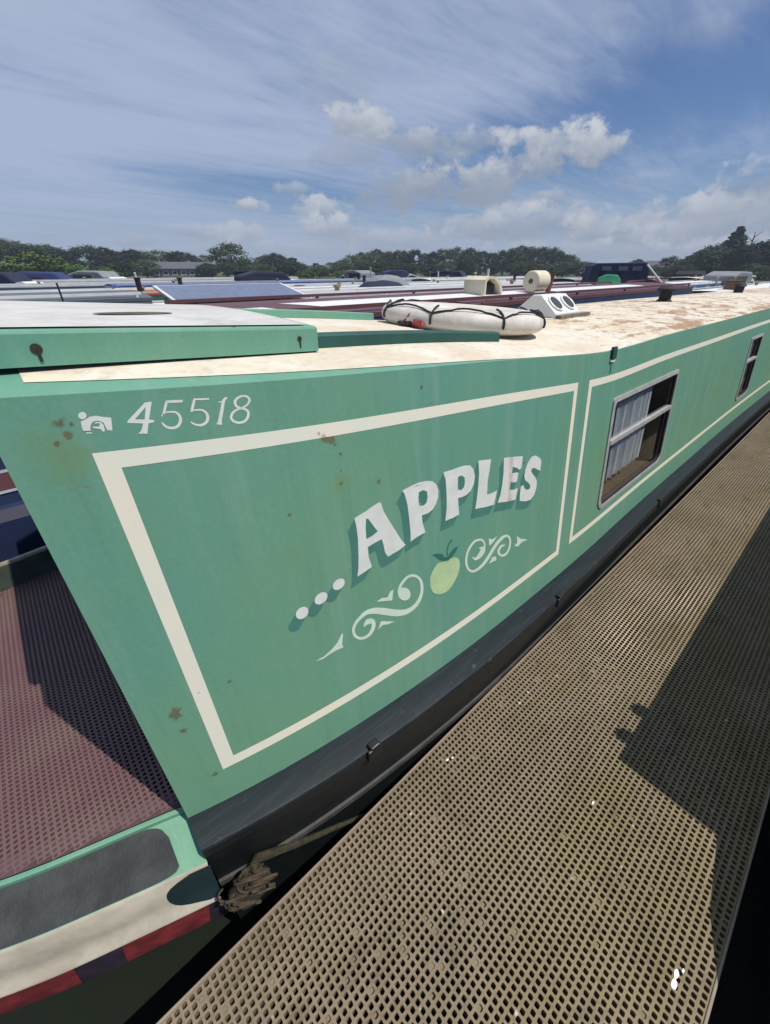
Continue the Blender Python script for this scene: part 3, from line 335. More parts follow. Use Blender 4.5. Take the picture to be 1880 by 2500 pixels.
def paint_black():
    m, T, b, pos, _ = pmat('hull_black', (.018, .02, .022), .38, .2, 8, world=True, spec=.5)
    s1 = T.noise(T.scale(pos, (1.2, 30, 30)), 2, 6, .7); n = T.noise(pos, 20, 5, .7)
    c = T.mix(T.step(s1, .5, .75), rgb(.005, .009, .010), rgb(.014, .018, .02))
    c = T.mix(T.m('MULTIPLY', T.step(n, .6, .78), .5), c, rgb(.035, .035, .032))
    T.put(b.inputs['Base Color'], c); T.put(b.inputs['Roughness'], T.m('ADD', .32, T.m('MULTIPLY', n, .35)))
    return m
def paint_ledge():
    m, T, b, pos, _ = pmat('gunwale_black', (.03, .036, .042), .4, .2, 8, world=True, spec=.3)
    s1 = T.noise(T.scale(pos, (1.0, 40, 40)), 2, 6, .7); n = T.noise(pos, 24, 5, .7)
    c = T.mix(T.step(s1, .42, .72), rgb(.007, .013, .017), rgb(.018, .027, .032))
    c = T.mix(T.m('MULTIPLY', T.step(n, .62, .76), .55), c, rgb(.11, .11, .10))
    T.put(b.inputs['Base Color'], c); T.put(b.inputs['Roughness'], T.m('ADD', .42, T.m('MULTIPLY', n, .35)))
    return m
GREEN = paint_green(); CREAM = paint_cream(); ROOFC = paint_roof(); BLACK = paint_black(); LEDGE = paint_ledge()
DKGREEN = M_('dark_green', (.02, .075, .06), .5, .15, 8)
SHADOWP = M_('lettering_shade_paint', (.075, .215, .17), .5, .08, 14)
LETTER = M_('lettering_white', (.72, .74, .68), .5, .05, 30)
SCROLLP = M_('scroll_white', (.62, .74, .60), .5, .05, 30)
APPLE = M_('apple_green', (.47, .62, .34), .5, .07, 20)
LEAF = M_('leaf_teal', (.035, .16, .115), .5, .1, 20)
def letter_worn():
    m, T, b, pos, base = pmat('lettering_white_worn', (.72, .74, .68), .5, .05, 30, world=True)
    px = T.xyz(pos)[0]
    band = T.m('MULTIPLY', T.step(T.m('ABSOLUTE', T.m('SUBTRACT', px, 1.197)), .022, .004), T.step(T.noise(pos, 40, 5, .7), .3, .6))
    T.put(b.inputs['Base Color'], T.mix(T.m('MULTIPLY', band, .5), base, rgb(.42, .22, .15)))
    return m
LETTERW = letter_worn()
def weathered_top():
    m, T, b, pos, _ = pmat('hatch_white', (.6, .6, .57), .7, .06, 5, world=True)
    st = T.noise(T.scale(pos, (2.2, 4, 1)), 2.6, 9, .75, .4); n = T.noise(pos, 35, 5, .7)
    c = T.mix(T.step(st, .36, .68), rgb(.58, .58, .56), rgb(.44, .42, .39))
    c = T.mix(T.m('MULTIPLY', T.step(n, .52, .72), .5), c, rgb(.72, .70, .66))
    T.put(b.inputs['Base Color'], c); return m
HATCHW = weathered_top()
GREYPAD = M_('deck_grey', (.042, .046, .046), .75, .3, 16, bump=.5, bscale=160)
BANDC = M_('stern_cream', (.46, .42, .33), .25, .14, 14, spec=.6, bump=.1, bscale=40)
NAVY = M_('navy_paint', (.010, .026, .038), .4, .2, 6)
REDP = M_('red_paint', (.23, .032, .032), .6, .35, 22)
MAUVE = M_('mauve_paint', (.045, .032, .045), .5, .3, 16)
STRAKE = M_('strake_worn', (.03, .03, .027), .6, .35, 14, bump=.3, bscale=60)
ALU = M_('window_aluminium', (.46, .45, .44), .4, .12, 20, metal=.15)
def glass():
    m = bpy.data.materials.new('window_glass'); m.use_nodes = True; T = NT(m.node_tree); T.t.nodes.clear()
    o = T.n('ShaderNodeOutputMaterial'); mx = T.n('ShaderNodeMixShader'); lw = T.n('ShaderNodeLayerWeight'); lw.inputs[0].default_value = .5; fr = T.m('ADD', .09, T.m('MULTIPLY', T.m('POWER', lw.outputs['Facing'], 5.0), .85))
    g = T.n('ShaderNodeBsdfGlossy'); g.inputs['Roughness'].default_value = .03; t = T.n('ShaderNodeBsdfTransparent'); t.inputs[0].default_value = rgb(.82, .85, .85)
    T.put(mx.inputs[0], fr); T.t.links.new(t.outputs[0], mx.inputs[1]); T.t.links.new(g.outputs[0], mx.inputs[2]); T.t.links.new(mx.outputs[0], o.inputs[0])
    return m
GLASS = glass()
CURTAIN = M_('net_curtain', (.62, .64, .68), .9, .08, 20)
INNER = M_('cabin_lining', (.13, .085, .055), .7, .2, 6)
PLAIN_WHITE = M_('white_paint', (.74, .74, .72), .45, .05, 6)
DARK = M_('dark_rubber', (.02, .02, .022), .7, .2, 20)
ROPE = M_('rope_brown', (.065, .05, .03), .9, .35, 40, bump=.6, bscale=120)
MOSS = M_('weed_brown', (.038, .034, .019), .95, .4, 40, bump=.8, bscale=90)

# ------------------------------------------------------------------ water, far bank
def water_mat():
    m, T, b, pos, _ = pmat('marina_water', (.016, .021, .016), .07, .2, .3, spec=.5, world=True)
    bp = T.n('ShaderNodeBump'); bp.inputs['Strength'].default_value = .25; bp.inputs['Distance'].default_value = .05
    T.put(bp.inputs['Height'], T.noise(T.scale(pos, (1, 1.6, 1)), 3.2, 5, .55, .4)); T.put(b.inputs['Normal'], bp.outputs[0]); return m
def bank_mat():
    m, T, b, pos, _ = pmat('bank_grass', (.06, .085, .03), .95, .3, .12, world=True)
    c = T.mix(T.step(T.noise(pos, .05, 4, .6), .4, .62), rgb(.05, .08, .028), rgb(.12, .115, .06))
    T.put(b.inputs['Base Color'], T.mix(T.m('MULTIPLY', T.step(T.noise(pos, 1.2, 4, .6), .45, .7), .5), c, rgb(.035, .05, .02))); return m
mb = MB(); mb.quad((-140, -140, -.42), (140, -140, -.42), (140, 140, -.42), (-140, 140, -.42))
tag(mb.build('water', water_mat()), kind='structure')
mb = MB(); rows = []
for rr, zz in ((66, -.7), (68, -.15), (72, .15), (90, .3), (160, .6), (320, 1.0)):
    rows.append([(rr * math.cos(2 * math.pi * k / 72) * (1 + .05 * math.sin(k * 1.7) * (rr < 100)), rr * math.sin(2 * math.pi * k / 72) * (1 + .05 * math.sin(k * 1.7) * (rr < 100)), zz) for k in range(72)])
mb.grid(rows, True); tag(mb.build('far_bank', bank_mat(), smooth=True), kind='structure')

# ------------------------------------------------------------------ grating (jetty deck and stern mat)
def grating(x0, x1, y0, y1, pitch, hole, z, depth, keep=None, plug=0):
    nx, ny = int(round((x1 - x0) / pitch)), int(round((y1 - y0) / pitch)); h = pitch / 2
    outer = [(-h, -h), (0, -h), (h, -h), (h, 0), (h, h), (0, h), (-h, h), (-h, 0)]
    k = hole / 2; c = .86 * k
    inner = [(-c, -c), (0, -k), (c, -c), (k, 0), (c, c), (0, k), (-c, c), (-k, 0)]
    vs, fs = [], []
    for i in range(nx):
        cx = x0 + (i + .5) * pitch
        for j in range(ny):
            cy = y0 + (j + .5) * pitch
            if keep and not keep(cx, cy): continue
            b = len(vs)
            vs += [(cx + a, cy + e, z) for a, e in outer] + [(cx + a, cy + e, z) for a, e in inner] + [(cx + a * .86, cy + e * .86, z - depth) for a, e in inner]
            for q in range(8):
                r = (q + 1) % 8
                fs += [(b + q, b + r, b + 8 + r, b + 8 + q), (b + 8 + q, b + 8 + r, b + 16 + r, b + 16 + q)]
            if plug and random.random() < plug * (1 + 2.5 * math.sin(cx * 5.1) * math.sin(cy * 9.3)):
                zz = z - random.uniform(.003, .012); n0 = len(vs); vs += [(cx + a, cy + e, zz) for a, e in inner]; fs.append(tuple(range(n0, n0 + 8)))
    return vs, fs
def raw_mesh(name, vs, fs, mat, parent=None, off=(0, 0, 0)):
    me = bpy.data.meshes.new(name); me.from_pydata([(v[0] - off[0], v[1] - off[1], v[2] - off[2]) for v in vs], [], fs); me.update()
    o = bpy.data.objects.new(name, me); C.objects.link(o); me.materials.append(mat)
    if parent: o.parent = parent
    return o
def grating_mat():
    m, T, b, pos, _ = pmat('grating_plastic', (.33, .27, .19), .62, .1, 3, world=True, spec=.35)
    n = T.noise(pos, 2.4, 5, .62); n2 = T.noise(pos, 45, 4, .7)
    c = T.mix(T.step(n, .35, .66), rgb(.19, .150, .095), rgb(.25, .192, .128))
    px, py, pz = T.xyz(pos)[:3]
    alg = T.m('ADD', T.noise(T.scale(pos, (.8, 2.2, 1)), 2.2, 5, .65), T.m('MULTIPLY', T.step(py, .25, -.05), .17))
    c = T.mix(T.m('MULTIPLY', T.step(alg, .50, .72), .42), c, rgb(.175, .138, .038))
    c = T.mix(T.m('MULTIPLY', T.step(n2, .46, .72), .5), c, rgb(.085, .062, .04))
    c = T.mix(T.m('MULTIPLY', T.step(T.noise(T.scale(pos, (1, 2, 1), (5, 3, 0)), 5.5, 6, .7), .52, .66), .45), c, rgb(.09, .07, .04))
    sp = T.n('ShaderNodeTexVoronoi'); T.put(sp.inputs['Vector'], pos); sp.inputs['Scale'].default_value = 30
    c = T.mix(T.m('MULTIPLY', T.m('MULTIPLY', T.step(sp.outputs['Distance'], .2, .08), T.step(T.xyz(sp.outputs['Color'])[0], .9, .93)), .7), c, rgb(.6, .58, .52))
    dep = T.step(pz, -.004, -.02)
    T.put(b.inputs['Base Color'], c)
    bp = T.n('ShaderNodeBump'); bp.inputs['Strength'].default_value = .3; bp.inputs['Distance'].default_value = .002
    T.put(bp.inputs['Height'], T.noise(pos, 220, 3, .6)); T.put(b.inputs['Normal'], bp.outputs[0])
    return m
JX0, JX1, JR, JL = -2.0, 12.0, -.3515, .4843
jetty = thing('jetty', 'narrow walkway of brown plastic mesh grating beside the green boat', 'jetty', (5, .066, -.42))
o = Vector((5, .066, -.42))
vs, fs = grating(JX0, JX1, JR, JL, (JL - JR) / 48, .0118, 0, .022, plug=.025)
raw_mesh('grating', vs, fs, grating_mat(), jetty, o)
STEELJ = M_('jetty_frame', (.10, .095, .085), .6, .25, 9, bump=.2, bscale=50)
TRIM = M_('jetty_trim', (.25, .20, .15), .6, .15, 9)
mb = MB(); mb.box((5, JL + .0045, -.011), (14, .007, .024)); mb.build('edge_trim', TRIM, jetty, bevel=.002)
mb = MB(); mb.box((5, JR - .0045, -.011), (14, .007, .024)); mb.build('edge_trim', TRIM, jetty, bevel=.002)
mb = MB()
for y in (JL - .035, JR + .035): mb.box((5, y, -.10), (14, .05, .13))
for i in range(15): mb.box((-1.9 + i * .985, .066, -.075), (.05, .74, .07))
mb.build('frame', STEELJ, jetty)
for i in range(5):
    mb = MB(); mb.box((-.6 + i * 2.8, .066, -.36), (1.7, .62, .36)); mb.build('float', DARK, jetty, bevel=.04)
random.seed(5)
DROP = M_('droppings_white', (.78, .78, .75), .7, .05, 50)
def at_z(x, y, z): r = ray(x, y); k = (z - 1.5) / r.z; return Vector((r.x * k, r.y * k, z))
for x, y, r in ((1652, 2378, .006), (1645, 2402, .007), (1448, 1960, .004), (1092, 1855, .004), (1105, 1850, .003), (1668, 2370, .003)):
    p = at_z(x, y, .0015); n = 9; mb = MB()
    mb.add([(p.x + r * (1 + .4 * random.random()) * math.cos(2 * math.pi * k / n) * 1.5, p.y + r * .7 * (1 + .5 * random.random()) * math.sin(2 * math.pi * k / n), .0015) for k in range(n)], [tuple(range(n))]); mb.build('bird_dropping', DROP, jetty)

# ------------------------------------------------------------------ the green narrowboat
KS = [-.5, 0, .5, 1.0, 1.5, 2.0, 2.6, 3.4, 5, 9, 15.]
ZK = [.3223, .2942, .2617, .2297, .1861, .1483, .1454, .1395, .1287, .0981, .053]
QK = [.8272, .6759, .6057, .5845, .5938, .6082, .6203, .6314, .6466, .6338, .6226]
def spline(xs, ys):
    n = len(xs); h = [xs[i + 1] - xs[i] for i in range(n - 1)]
    a = [0] * n; b = [1] * n; c = [0] * n; d = [0] * n
    for i in range(1, n - 1):
        a[i] = h[i - 1]; b[i] = 2 * (h[i - 1] + h[i]); c[i] = h[i]; d[i] = 6 * ((ys[i + 1] - ys[i]) / h[i] - (ys[i] - ys[i - 1]) / h[i - 1])
    for i in range(1, n):
        f = a[i] / b[i - 1]; b[i] -= f * c[i - 1]; d[i] -= f * d[i - 1]
    m = [0] * n; m[-1] = d[-1] / b[-1]
    for i in range(n - 2, -1, -1): m[i] = (d[i] - c[i] * m[i + 1]) / b[i]
    def f(x):
        i = 0
        while i < n - 2 and x > xs[i + 1]: i += 1
        t, e = x - xs[i], xs[i + 1] - x
        return (m[i] * e ** 3 + m[i + 1] * t ** 3) / (6 * h[i]) + (ys[i] / h[i] - m[i] * h[i] / 6) * e + (ys[i + 1] / h[i] - m[i + 1] * h[i] / 6) * t
    return f
ZG, QG = spline(KS, ZK), spline(KS, QK)
LEAN, HC, QC = .1303, 1.0415, 1.53
CN = Vector((0, -1, LEAN)).normalized()
def side(s, v, off=0): return Vector((s, QG(s) + LEAN * v, ZG(s) + v)) + CN * off
def mir(p): return Vector((p[0], 2 * QC - p[1], p[2]))
def qe(s): return QG(s) + LEAN * HC
def ze(s): return ZG(s) + HC
def roofz(s, q): t = (q - QC) / (QC - qe(s)); return ze(s) + .045 * (1 - t * t)
SX, SE = -.06, 13.2
boat = thing('narrowboat', 'long green narrowboat with cream lined panels and APPLES lettering beside the jetty', 'narrowboat', (6, QC, -.42))
def stations(a, b):
    r = []; s = a
    while s < b - 1e-6: r.append(s); s += .08 if s < 2.6 else .3
    return r + [b]
WINS = [(2.125, 3.10, .235, .805), (5.29, 5.75, .25, .805), (8.6, 9.5, .25, .805)]
xs = sorted(set([round(s, 4) for s in stations(SX, SE)] + [w_ for W in WINS for w_ in W[:2]]))
mb = MB()
for a, b in zip(xs, xs[1:]):
    W = next((W for W in WINS if a >= W[0] - 1e-6 and b <= W[1] + 1e-6), None)
    cuts = [(0, W[2]), (W[3], HC)] if W else [(0, HC)]
    for v0, v1 in cuts: mb.quad(side(a, v0), side(b, v0), side(b, v1), side(a, v1))
mb.build('cabin_side', GREEN, boat)
mb = MB(); mb.grid([[mir(side(s, 0)), mir(side(s, HC))] for s in xs]); mb.build('cabin_side', GREEN, boat)
mb = MB(); mb.grid([[Vector((s, qe(s) + (2 * (QC - qe(s))) * j / 16, roofz(s, qe(s) + (2 * (QC - qe(s))) * j / 16))) for j in range(17)] for s in xs])
mb.build('roof_edge', GREEN, boat, smooth=True)
mb = MB(); rows = []
for s in [.006] + [x for x in xs if x > .03]:
    w_ = .004 + max(0, .062 * (1 - s / 1.25)); q0 = qe(s) + w_; q1 = 2 * QC - q0
    rows.append([Vector((s, q0 + (q1 - q0) * j / 16, roofz(s, q0 + (q1 - q0) * j / 16) + .0012)) for j in range(17)])
mb.grid(rows); mb.build('roof', ROOFC, boat, smooth=True)
for s, nm in ((SX, 'rear_bulkhead'), (SE, 'front_bulkhead')):
    mb = MB(); top = [(qe(s) + 2 * (QC - qe(s)) * j / 16) for j in range(17)]
    mb.add([(s, QG(s), ZG(s)), (s, 2 * QC - QG(s), ZG(s))] + [(s, q, roofz(s, q)) for q in reversed(top)], [tuple(range(19))]); bk = mb.build(nm, GREEN, boat)
    if s < 0:
        for k in (-1, 1):
            mb = MB(); mb.box((s - .012, QC + k * .21, .80), (.022, .40, .96)); mb.build('cabin_door', DKGREEN, bk, bevel=.004)
# cream lining of the two panels
def frame_lines(s0, s1, vb0, vb1, vt0, vt1, ws, wv, name):
    m_ = MB(); n = max(2, int((s1 - s0) / .06)); off = .0004
    for k in range(n):
        a, b = s0 + (s1 - s0) * k / n, s0 + (s1 - s0) * (k + 1) / n
        f = lambda s, e0, e1: e0 + (e1 - e0) * (s - s0) / (s1 - s0)
        m_.quad(side(a, f(a, vt0, vt1) - wv, off), side(b, f(b, vt0, vt1) - wv, off), side(b, f(b, vt0, vt1), off), side(a, f(a, vt0, vt1), off))
        m_.quad(side(a, f(a, vb0, vb1), off), side(b, f(b, vb0, vb1), off), side(b, f(b, vb0, vb1) + wv, off), side(a, f(a, vb0, vb1) + wv, off))
    for a in (s0, s1 - ws):
        b = a + ws; lo = (vb0 if a == s0 else vb1) + wv; hi = (vt0 if a == s0 else vt1) - wv
        for k in range(8):
            u, v = lo + (hi - lo) * k / 8, lo + (hi - lo) * (k + 1) / 8
            m_.quad(side(a, u, off + .0002), side(b, u, off + .0002), side(b, v, off + .0002), side(a, v, off + .0002))
    return m_.build(name, CREAM, boat)
frame_lines(.050, 1.685, .1125, .1345, .9465, .938, .032, .030, 'panel_line')
frame_lines(1.797, 12.9, .146, .150, .938, .934, .032, .030, 'panel_line')
# lettering, scrolls, apple
def marks(key, mat, name, off=.0006, ds=0, dv=0, skip=(), only=None, label=None, sub=None):
    m_ = MB(); pl = lambda a, b: side(a + ds, b + dv, off)
    for i, it in enumerate(MARKS[key]):
        if i in skip or (only is not None and i not in only): continue
        if it[0] == 's':
            for a, b, c, d in zip(it[1], it[1][1:], it[2][1:], it[2]): m_.quad(pl(*a), pl(*b), pl(*c), pl(*d))
        else: m_.poly(it[1], pl)
    return m_.build(name, mat, sub or boat, label=label)
sh = MB()
for k in range(1, 5):
    for it in MARKS['name'] + MARKS['dots']: sh.poly(it[1], lambda a, b, k=k: side(a - .0062 * k, b - .0072 * k, 0.00048 - .00007 * k))
sh.build('lettering_shade', SHADOWP, boat)
for i, ch in enumerate('APPLES'): marks('name', LETTERW if ch == 'E' else LETTER, 'letter', only=(i,), label='white flared capital letter ' + ch + (' with a worn pinkish streak' if ch == 'E' else ''))
for i in range(3): marks('dots', LETTER, 'lettering_dot', only=(i,))
for g, ch in (((0,), '4'), ((1, 2, 3, 4), '5'), ((5, 6, 7), '5'), ((8, 9, 10), '1'), ((11,), '8')): marks('num', LETTER, 'numeral', off=.0003, only=g, label='thin white numeral ' + ch)
marks('logo', LETTER, 'bridge_emblem', off=.0003, label='small white hump bridge emblem')
marks('scroll', SCROLLP, 'painted_scroll', only=(0, 1, 2, 3, 4)); marks('scroll', SCROLLP, 'painted_scroll', only=(5, 6, 7, 8, 9)); marks('apple', APPLE, 'painted_apple'); marks('leaf', LEAF, 'painted_leaf')

# windows: frame, transom, panes, curtain, lining
def rrect(a, b, c, d, r, n=5, low_only=True):
    pts = []
    for cx, cy, t0, rr in ((b - r, c + r, -90, r), (b - .02, d - .02, 0, .02), (a + .02, d - .02, 90, .02), (a + r, c + r, 180, r)):
        for k in range(n + 1): t = R(t0 + 90 * k / n); pts.append((cx + rr * math.cos(t), cy + rr * math.sin(t)))
    return pts
for wi, (a, b, c, d) in enumerate(WINS):
    O = rrect(a - .016, b + .016, c - .016, d + .016, .07); I = rrect(a + .007, b - .007, c + .007, d - .007, .055)
    m_ = MB(); n = len(O)
    ring = [(O, 0), (O, .006), (I, .008), (I, -.02)]
    m_.grid([[side(p[0], p[1], z) for p in L] for L, z in ring], True); fr = m_.build('window', ALU, boat, smooth=True)
    tv = .594 if wi == 0 else .60
    I2 = rrect(a + .016, b - .016, c + .016, d - .016, .047)
    m_ = MB(); m_.grid([[side(p[0], p[1], z) for p in L] for L, z in ((I, .0035), (I2, .002), (I2, -.012))], True); m_.build('rubber_seal', DARK, fr)
    m_ = MB(); m_.prism([(a + .012, tv - .011), (b - .012, tv - .011), (b - .012, tv + .011), (a + .012, tv + .011)], lambda x, y, z: side(x, y, z), -.012, .010); m_.build('transom_bar', ALU, fr)
    for v0, v1, z in ((c + .01, tv - .006, -.016), (tv + .006, d - .01, -.008)):
        m_ = MB(); m_.quad(*[side(x, y, z) for x, y in ((a + .01, v0), (b - .01, v0), (b - .01, v1), (a + .01, v1))]); m_.build('pane', GLASS, fr)
    m_ = MB(); D = -.34; e = .012
    P = lambda x, y, z: side(x, y, z)
    for q in (((a - e, c - e), (b + e, c - e)), ((b + e, c - e), (b + e, d + e)), ((b + e, d + e), (a - e, d + e)), ((a - e, d + e), (a - e, c - e))):
        m_.quad(P(*q[0], -.004), P(*q[1], -.004), P(*q[1], D), P(*q[0], D))
    m_.quad(P(a - e, c - e, D), P(b + e, c - e, D), P(b + e, d + e, D), P(a - e, d + e, D)); m_.build('window_lining', INNER, fr)
    # net curtain drawn over the near part, hanging in folds
    m_ = MB(); rows = []
    x0_, x1_ = (a + .0, a + .70 * (b - a)) if wi == 0 else (a, a + .75 * (b - a))
    for k in range(70):
        x = x0_ + (x1_ - x0_) * k / 69; z = -.04 + .013 * math.sin(k * .9) + .006 * math.sin(k * 2.3 + 1)
        rows.append([side(x, c + .10 + .004 * math.sin(k * .9), z - .004), side(x, (c + d) / 2, z), side(x, d - .03, z + .002)])
    m_.grid(rows); m_.build('curtain', CURTAIN, fr, smooth=True)
    if wi == 0:
        m_ = MB(); m_.prism([(a + .12, c + .1), (a + .145, c + .1), (a + .145, d - .06), (a + .12, d - .06)], P, -.035, -.03); m_.build('curtain_tie', NAVY, fr)
        m_ = MB(); m_.prism([(x1_ + .01, c + .2), (b - .02, c + .2), (b - .02, d - .02), (x1_ + .01, d - .02)], P, -.2, -.19); m_.build('inner_curtain', M_('brown_curtain', (.06, .05, .048), .9, .25, 9), fr)
# gutter outlet at the joint of the roof edge
m_ = MB(); m_.prism([(1.99, 1.008), (2.035, 1.008), (2.035, 1.058), (1.99, 1.058)], lambda x, y, z: side(x, y, z), 0, .012); m_.build('drain_outlet', DKGREEN, boat, bevel=.002)
m_ = MB(); m_.prism([(1.988, .996), (2.037, .996), (2.037, 1.007), (1.988, 1.007)], lambda x, y, z: side(x, y, z), 0, .007); m_.build('drain_lip', CREAM, boat)
m_ = MB(); m_.prism([(2.010, .95), (2.016, .95), (2.016, .994), (2.010, .994)], lambda x, y, z: side(x, y, z), 0, .004); m_.build('weld_bead', GREEN, boat)

# hull with the black gunwale ledge
def bowq(s, q): return q if s < 11.5 else q + (QC - q) * ((s - 11.5) / 4.2) ** 2.2
hs = stations(SX, SE) + [13.8, 14.4, 15.0, 15.4, 15.65]
def sect(s, pts): return [Vector((s, bowq(s, QG(s) + a), ZG(s) + z)) for a, z in pts]
LP = [(0, 0), (-.079, -.005), (-.086, -.008), (-.089, -.014)]
mb = MB(); mb.grid([sect(s, LP) for s in hs]); mb.grid([[mir(p) for p in sect(s, LP)] for s in hs]); mb.build('gunwale', LEDGE, boat, smooth=True)
HP = [(-.089, -.014), (-.089, -.05), (-.078, -.056), (-.074, -.15), (-.06, -.75), (.3, -.95)]
mb = MB(); mb.grid([sect(s, HP) for s in hs]); mb.grid([[mir(p) for p in sect(s, HP)] for s in hs]); mb.build('hull', BLACK, boat, smooth=True)
mb = MB(); mb.grid([[Vector((s, bowq(s, QG(s)), ZG(s) - .002)), Vector((s, 2 * QC - bowq(s, QG(s)), ZG(s) - .002))] for s in hs if s > 13]); mb.build('fore_deck', LEDGE, boat)
SP = [(-.066, -.226), (-.080, -.231), (-.085, -.240), (-.082, -.249), (-.064, -.254)]
mb = MB(); mb.grid([sect(s, SP) for s in hs]); mb.build('rubbing_strake', STRAKE, boat, smooth=True)
for s in (.42, 1.55, 3.0):
    mb = MB(); z = ZG(s); q = QG(s)
    mb.box((s, q - .092, z - .022), (.05, .012, .05)); mb.box((s + .004, q - .085, z + .004), (.034, .024, .014)); mb.build('scupper', BLACK, boat, bevel=.004)

# stern: deck, edge, grey ledge, cream band, red and mauve band
IN = [(-.06, .724), (-.12, .745), (-.284, .798), (-.433, .852), (-.62, .955), (-.8, 1.13), (-.92, 1.32), (-.96, 1.53)]
OU = [(-.06, .598), (-.124, .620), (-.318, .689), (-.46, .747), (-.68, .865), (-.89, 1.05), (-1.04, 1.28), (-1.09, 1.53)]
def fine(P, n=14):
    fs_, fq = spline([i for i in range(len(P))], [p[0] for p in P]), spline([i for i in range(len(P))], [p[1] for p in P])
    k = [i / n for i in range((len(P) - 1) * n + 1)]; return [Vector((fs_(t), fq(t), 0)) for t in k]
inn, ou = fine(IN), fine(OU); NS = len(inn)
def full(L): return L + [Vector((p.x, 2 * QC - p.y, 0)) for p in reversed(L[:-1])]
INF, OUF = full(inn), full(ou)
def normal(L, i):
    t = L[min(i + 1, len(L) - 1)] - L[max(i - 1, 0)]; return Vector((t.y, -t.x, 0)).normalized() * -1
def ring(L, prof, i0=0, i1=None):
    i1 = len(L) if i1 is None else i1; rows = []
    for i in range(i0, i1):
        n = normal(L, i); 
        if n.dot(L[i] - Vector((0, QC, 0))) < 0: n = -n
        rows.append([L[i] + n * a + Vector((0, 0, z)) for a, z in prof])
    return rows
ZD, ZL = .28, .236
mb = MB(); mb.add([(p.x, p.y, ZD - .022) for p in INF], [tuple(range(len(INF)))]); mb.build('stern_deck', DARK, boat)
mb = MB(); mb.grid(ring(INF, [(-.010, ZD - .02), (-.010, ZD + .002), (-.003, ZD + .003), (.001, ZD), (.002, ZD - .016)])); mb.build('deck_edge', GREEN, boat, smooth=True)
def between(i, t, z): p = INF[i].lerp(OUF[i], t); return Vector((p.x, p.y, z))
NG = 13
mb = MB(); mb.grid([[between(i, t, ZL + .034 * (1 - t)) for t in (.02, .3, .6, .93, 1)] for i in range(len(INF))]); mb.build('stern_gunwale', GREEN, boat, smooth=True)
mb = MB(); rows = []
for i in range(NG, len(INF) - NG):
    g = min(1, (i - NG) / 5, (len(INF) - NG - 1 - i) / 5); r_ = 1 - math.sqrt(1 - (1 - g) ** 2); lo, hi = .03 + .30 * r_, .995 - .12 * r_
    rows.append([between(i, lo + (hi - lo) * k / 4, ZL + .034 * (1 - (lo + (hi - lo) * k / 4)) + .003) for k in range(5)])
mb.grid(rows); mb.build('grip_pad', GREYPAD, boat, smooth=True)
mb = MB(); mb.grid(ring(OUF, [(0, ZL), (.006, ZL - .006), (.014, .15), (.022, .115), (.032, .104), (.034, .096), (.030, .090), (.026, .088)])); mb.build('stern_band', BANDC, boat, smooth=True)
mb = MB(); mb.grid(ring(OUF, [(.027, .089), (.022, -.044), (.014, -.050)])); rb = mb.build('lower_band', MAUVE, boat, smooth=True)
mb = MB(); mb.grid(ring(OUF, [(.016, -.048), (-.02, -.13), (-.25, -.45), (-.5, -.6)])); mb.build('stern_counter', BLACK, boat, smooth=True)
arc = [0]
for i in range(1, len(OUF)): arc.append(arc[-1] + (OUF[i] - OUF[i - 1]).length)
def on_band(u, z, off, prof):
    i = 0
    while i < len(arc) - 2 and arc[i + 1] < u: i += 1
    t = (u - arc[i]) / (arc[i + 1] - arc[i]); p = OUF[i].lerp(OUF[i + 1], t); n = normal(OUF, i)
    if n.dot(p - Vector((0, QC, 0))) < 0: n = -n
    for (a0, z0), (a1, z1) in zip(prof, prof[1:]):
        if z1 <= z <= z0: a = a0 + (a1 - a0) * (z0 - z) / (z0 - z1 + 1e-9); break
    else: a = prof[0][0] if z > prof[0][1] else prof[-1][0]
    return p + n * (a + off) + Vector((0, 0, z))
BP = [(0, ZL), (.006, ZL - .006), (.014, .15), (.022, .115), (.032, .104)]
mb = MB(); rows = []
for k in range(13):                                    # dark scroll end painted over the cream band
    z = .109 + (.232 - .109) * k / 12; half = .105 * (max(0.0, 1 - abs((z - .172) / .064) ** 2.6)) ** .5
    rows.append([on_band(-.005 + max(.006, half + .005) * j / 6, z, .0025, BP) for j in range(7)])
mb.grid(rows); mb.build('band_end', M_('band_dark_teal', (.008, .026, .030), .4, .2, 9), boat, smooth=True)
RPn = [(.027, .089), (.022, -.044)]
for u0 in (.03, .33, .63, .93):
    mb = MB(); mb.grid([[on_band(u0 + du * .20 + .02 * (1 - k / 3), -.032 + .112 * k / 3, .002, RPn) for k in range(4)] for du in (0, .25, .5, .75, 1)]); mb.build('red_diamond', REDP, boat)
# purple rubber mat on the deck
def edge_q(s):
    for a, b in zip(inn, inn[1:]):
        if b.x <= s <= a.x: return a.y + (b.y - a.y) * (s - a.x) / (b.x - a.x)
    return .73 if s > -.06 else 9
def matm():
    m, T, b, pos, _ = pmat('deck_mat_rubber', (.115, .06, .065), .5, .12, 4, world=True, spec=.5)
    n = T.noise(pos, 3.2, 5, .6)
    c = T.mix(T.step(n, .35, .68), rgb(.13, .065, .072), rgb(.15, .095, .085)); T.put(b.inputs['Base Color'], c); return m
vs, fs = grating(-.96, -.066, .70, 2.36, .0142, .0086, ZD, .012, lambda x, y: edge_q(x) + .022 < y < 2 * QC - edge_q(x) - .022)
raw_mesh('deck_mat', vs, fs, matm(), boat, (6, QC, -.42))
mb = MB(); mb.grid(ring(INF, [(-.060, ZD - .0012), (-.014, ZD - .0012)])); mb.build('mat_border', M_('mat_border_rubber', (.085, .05, .055), .6, .2, 12), boat)
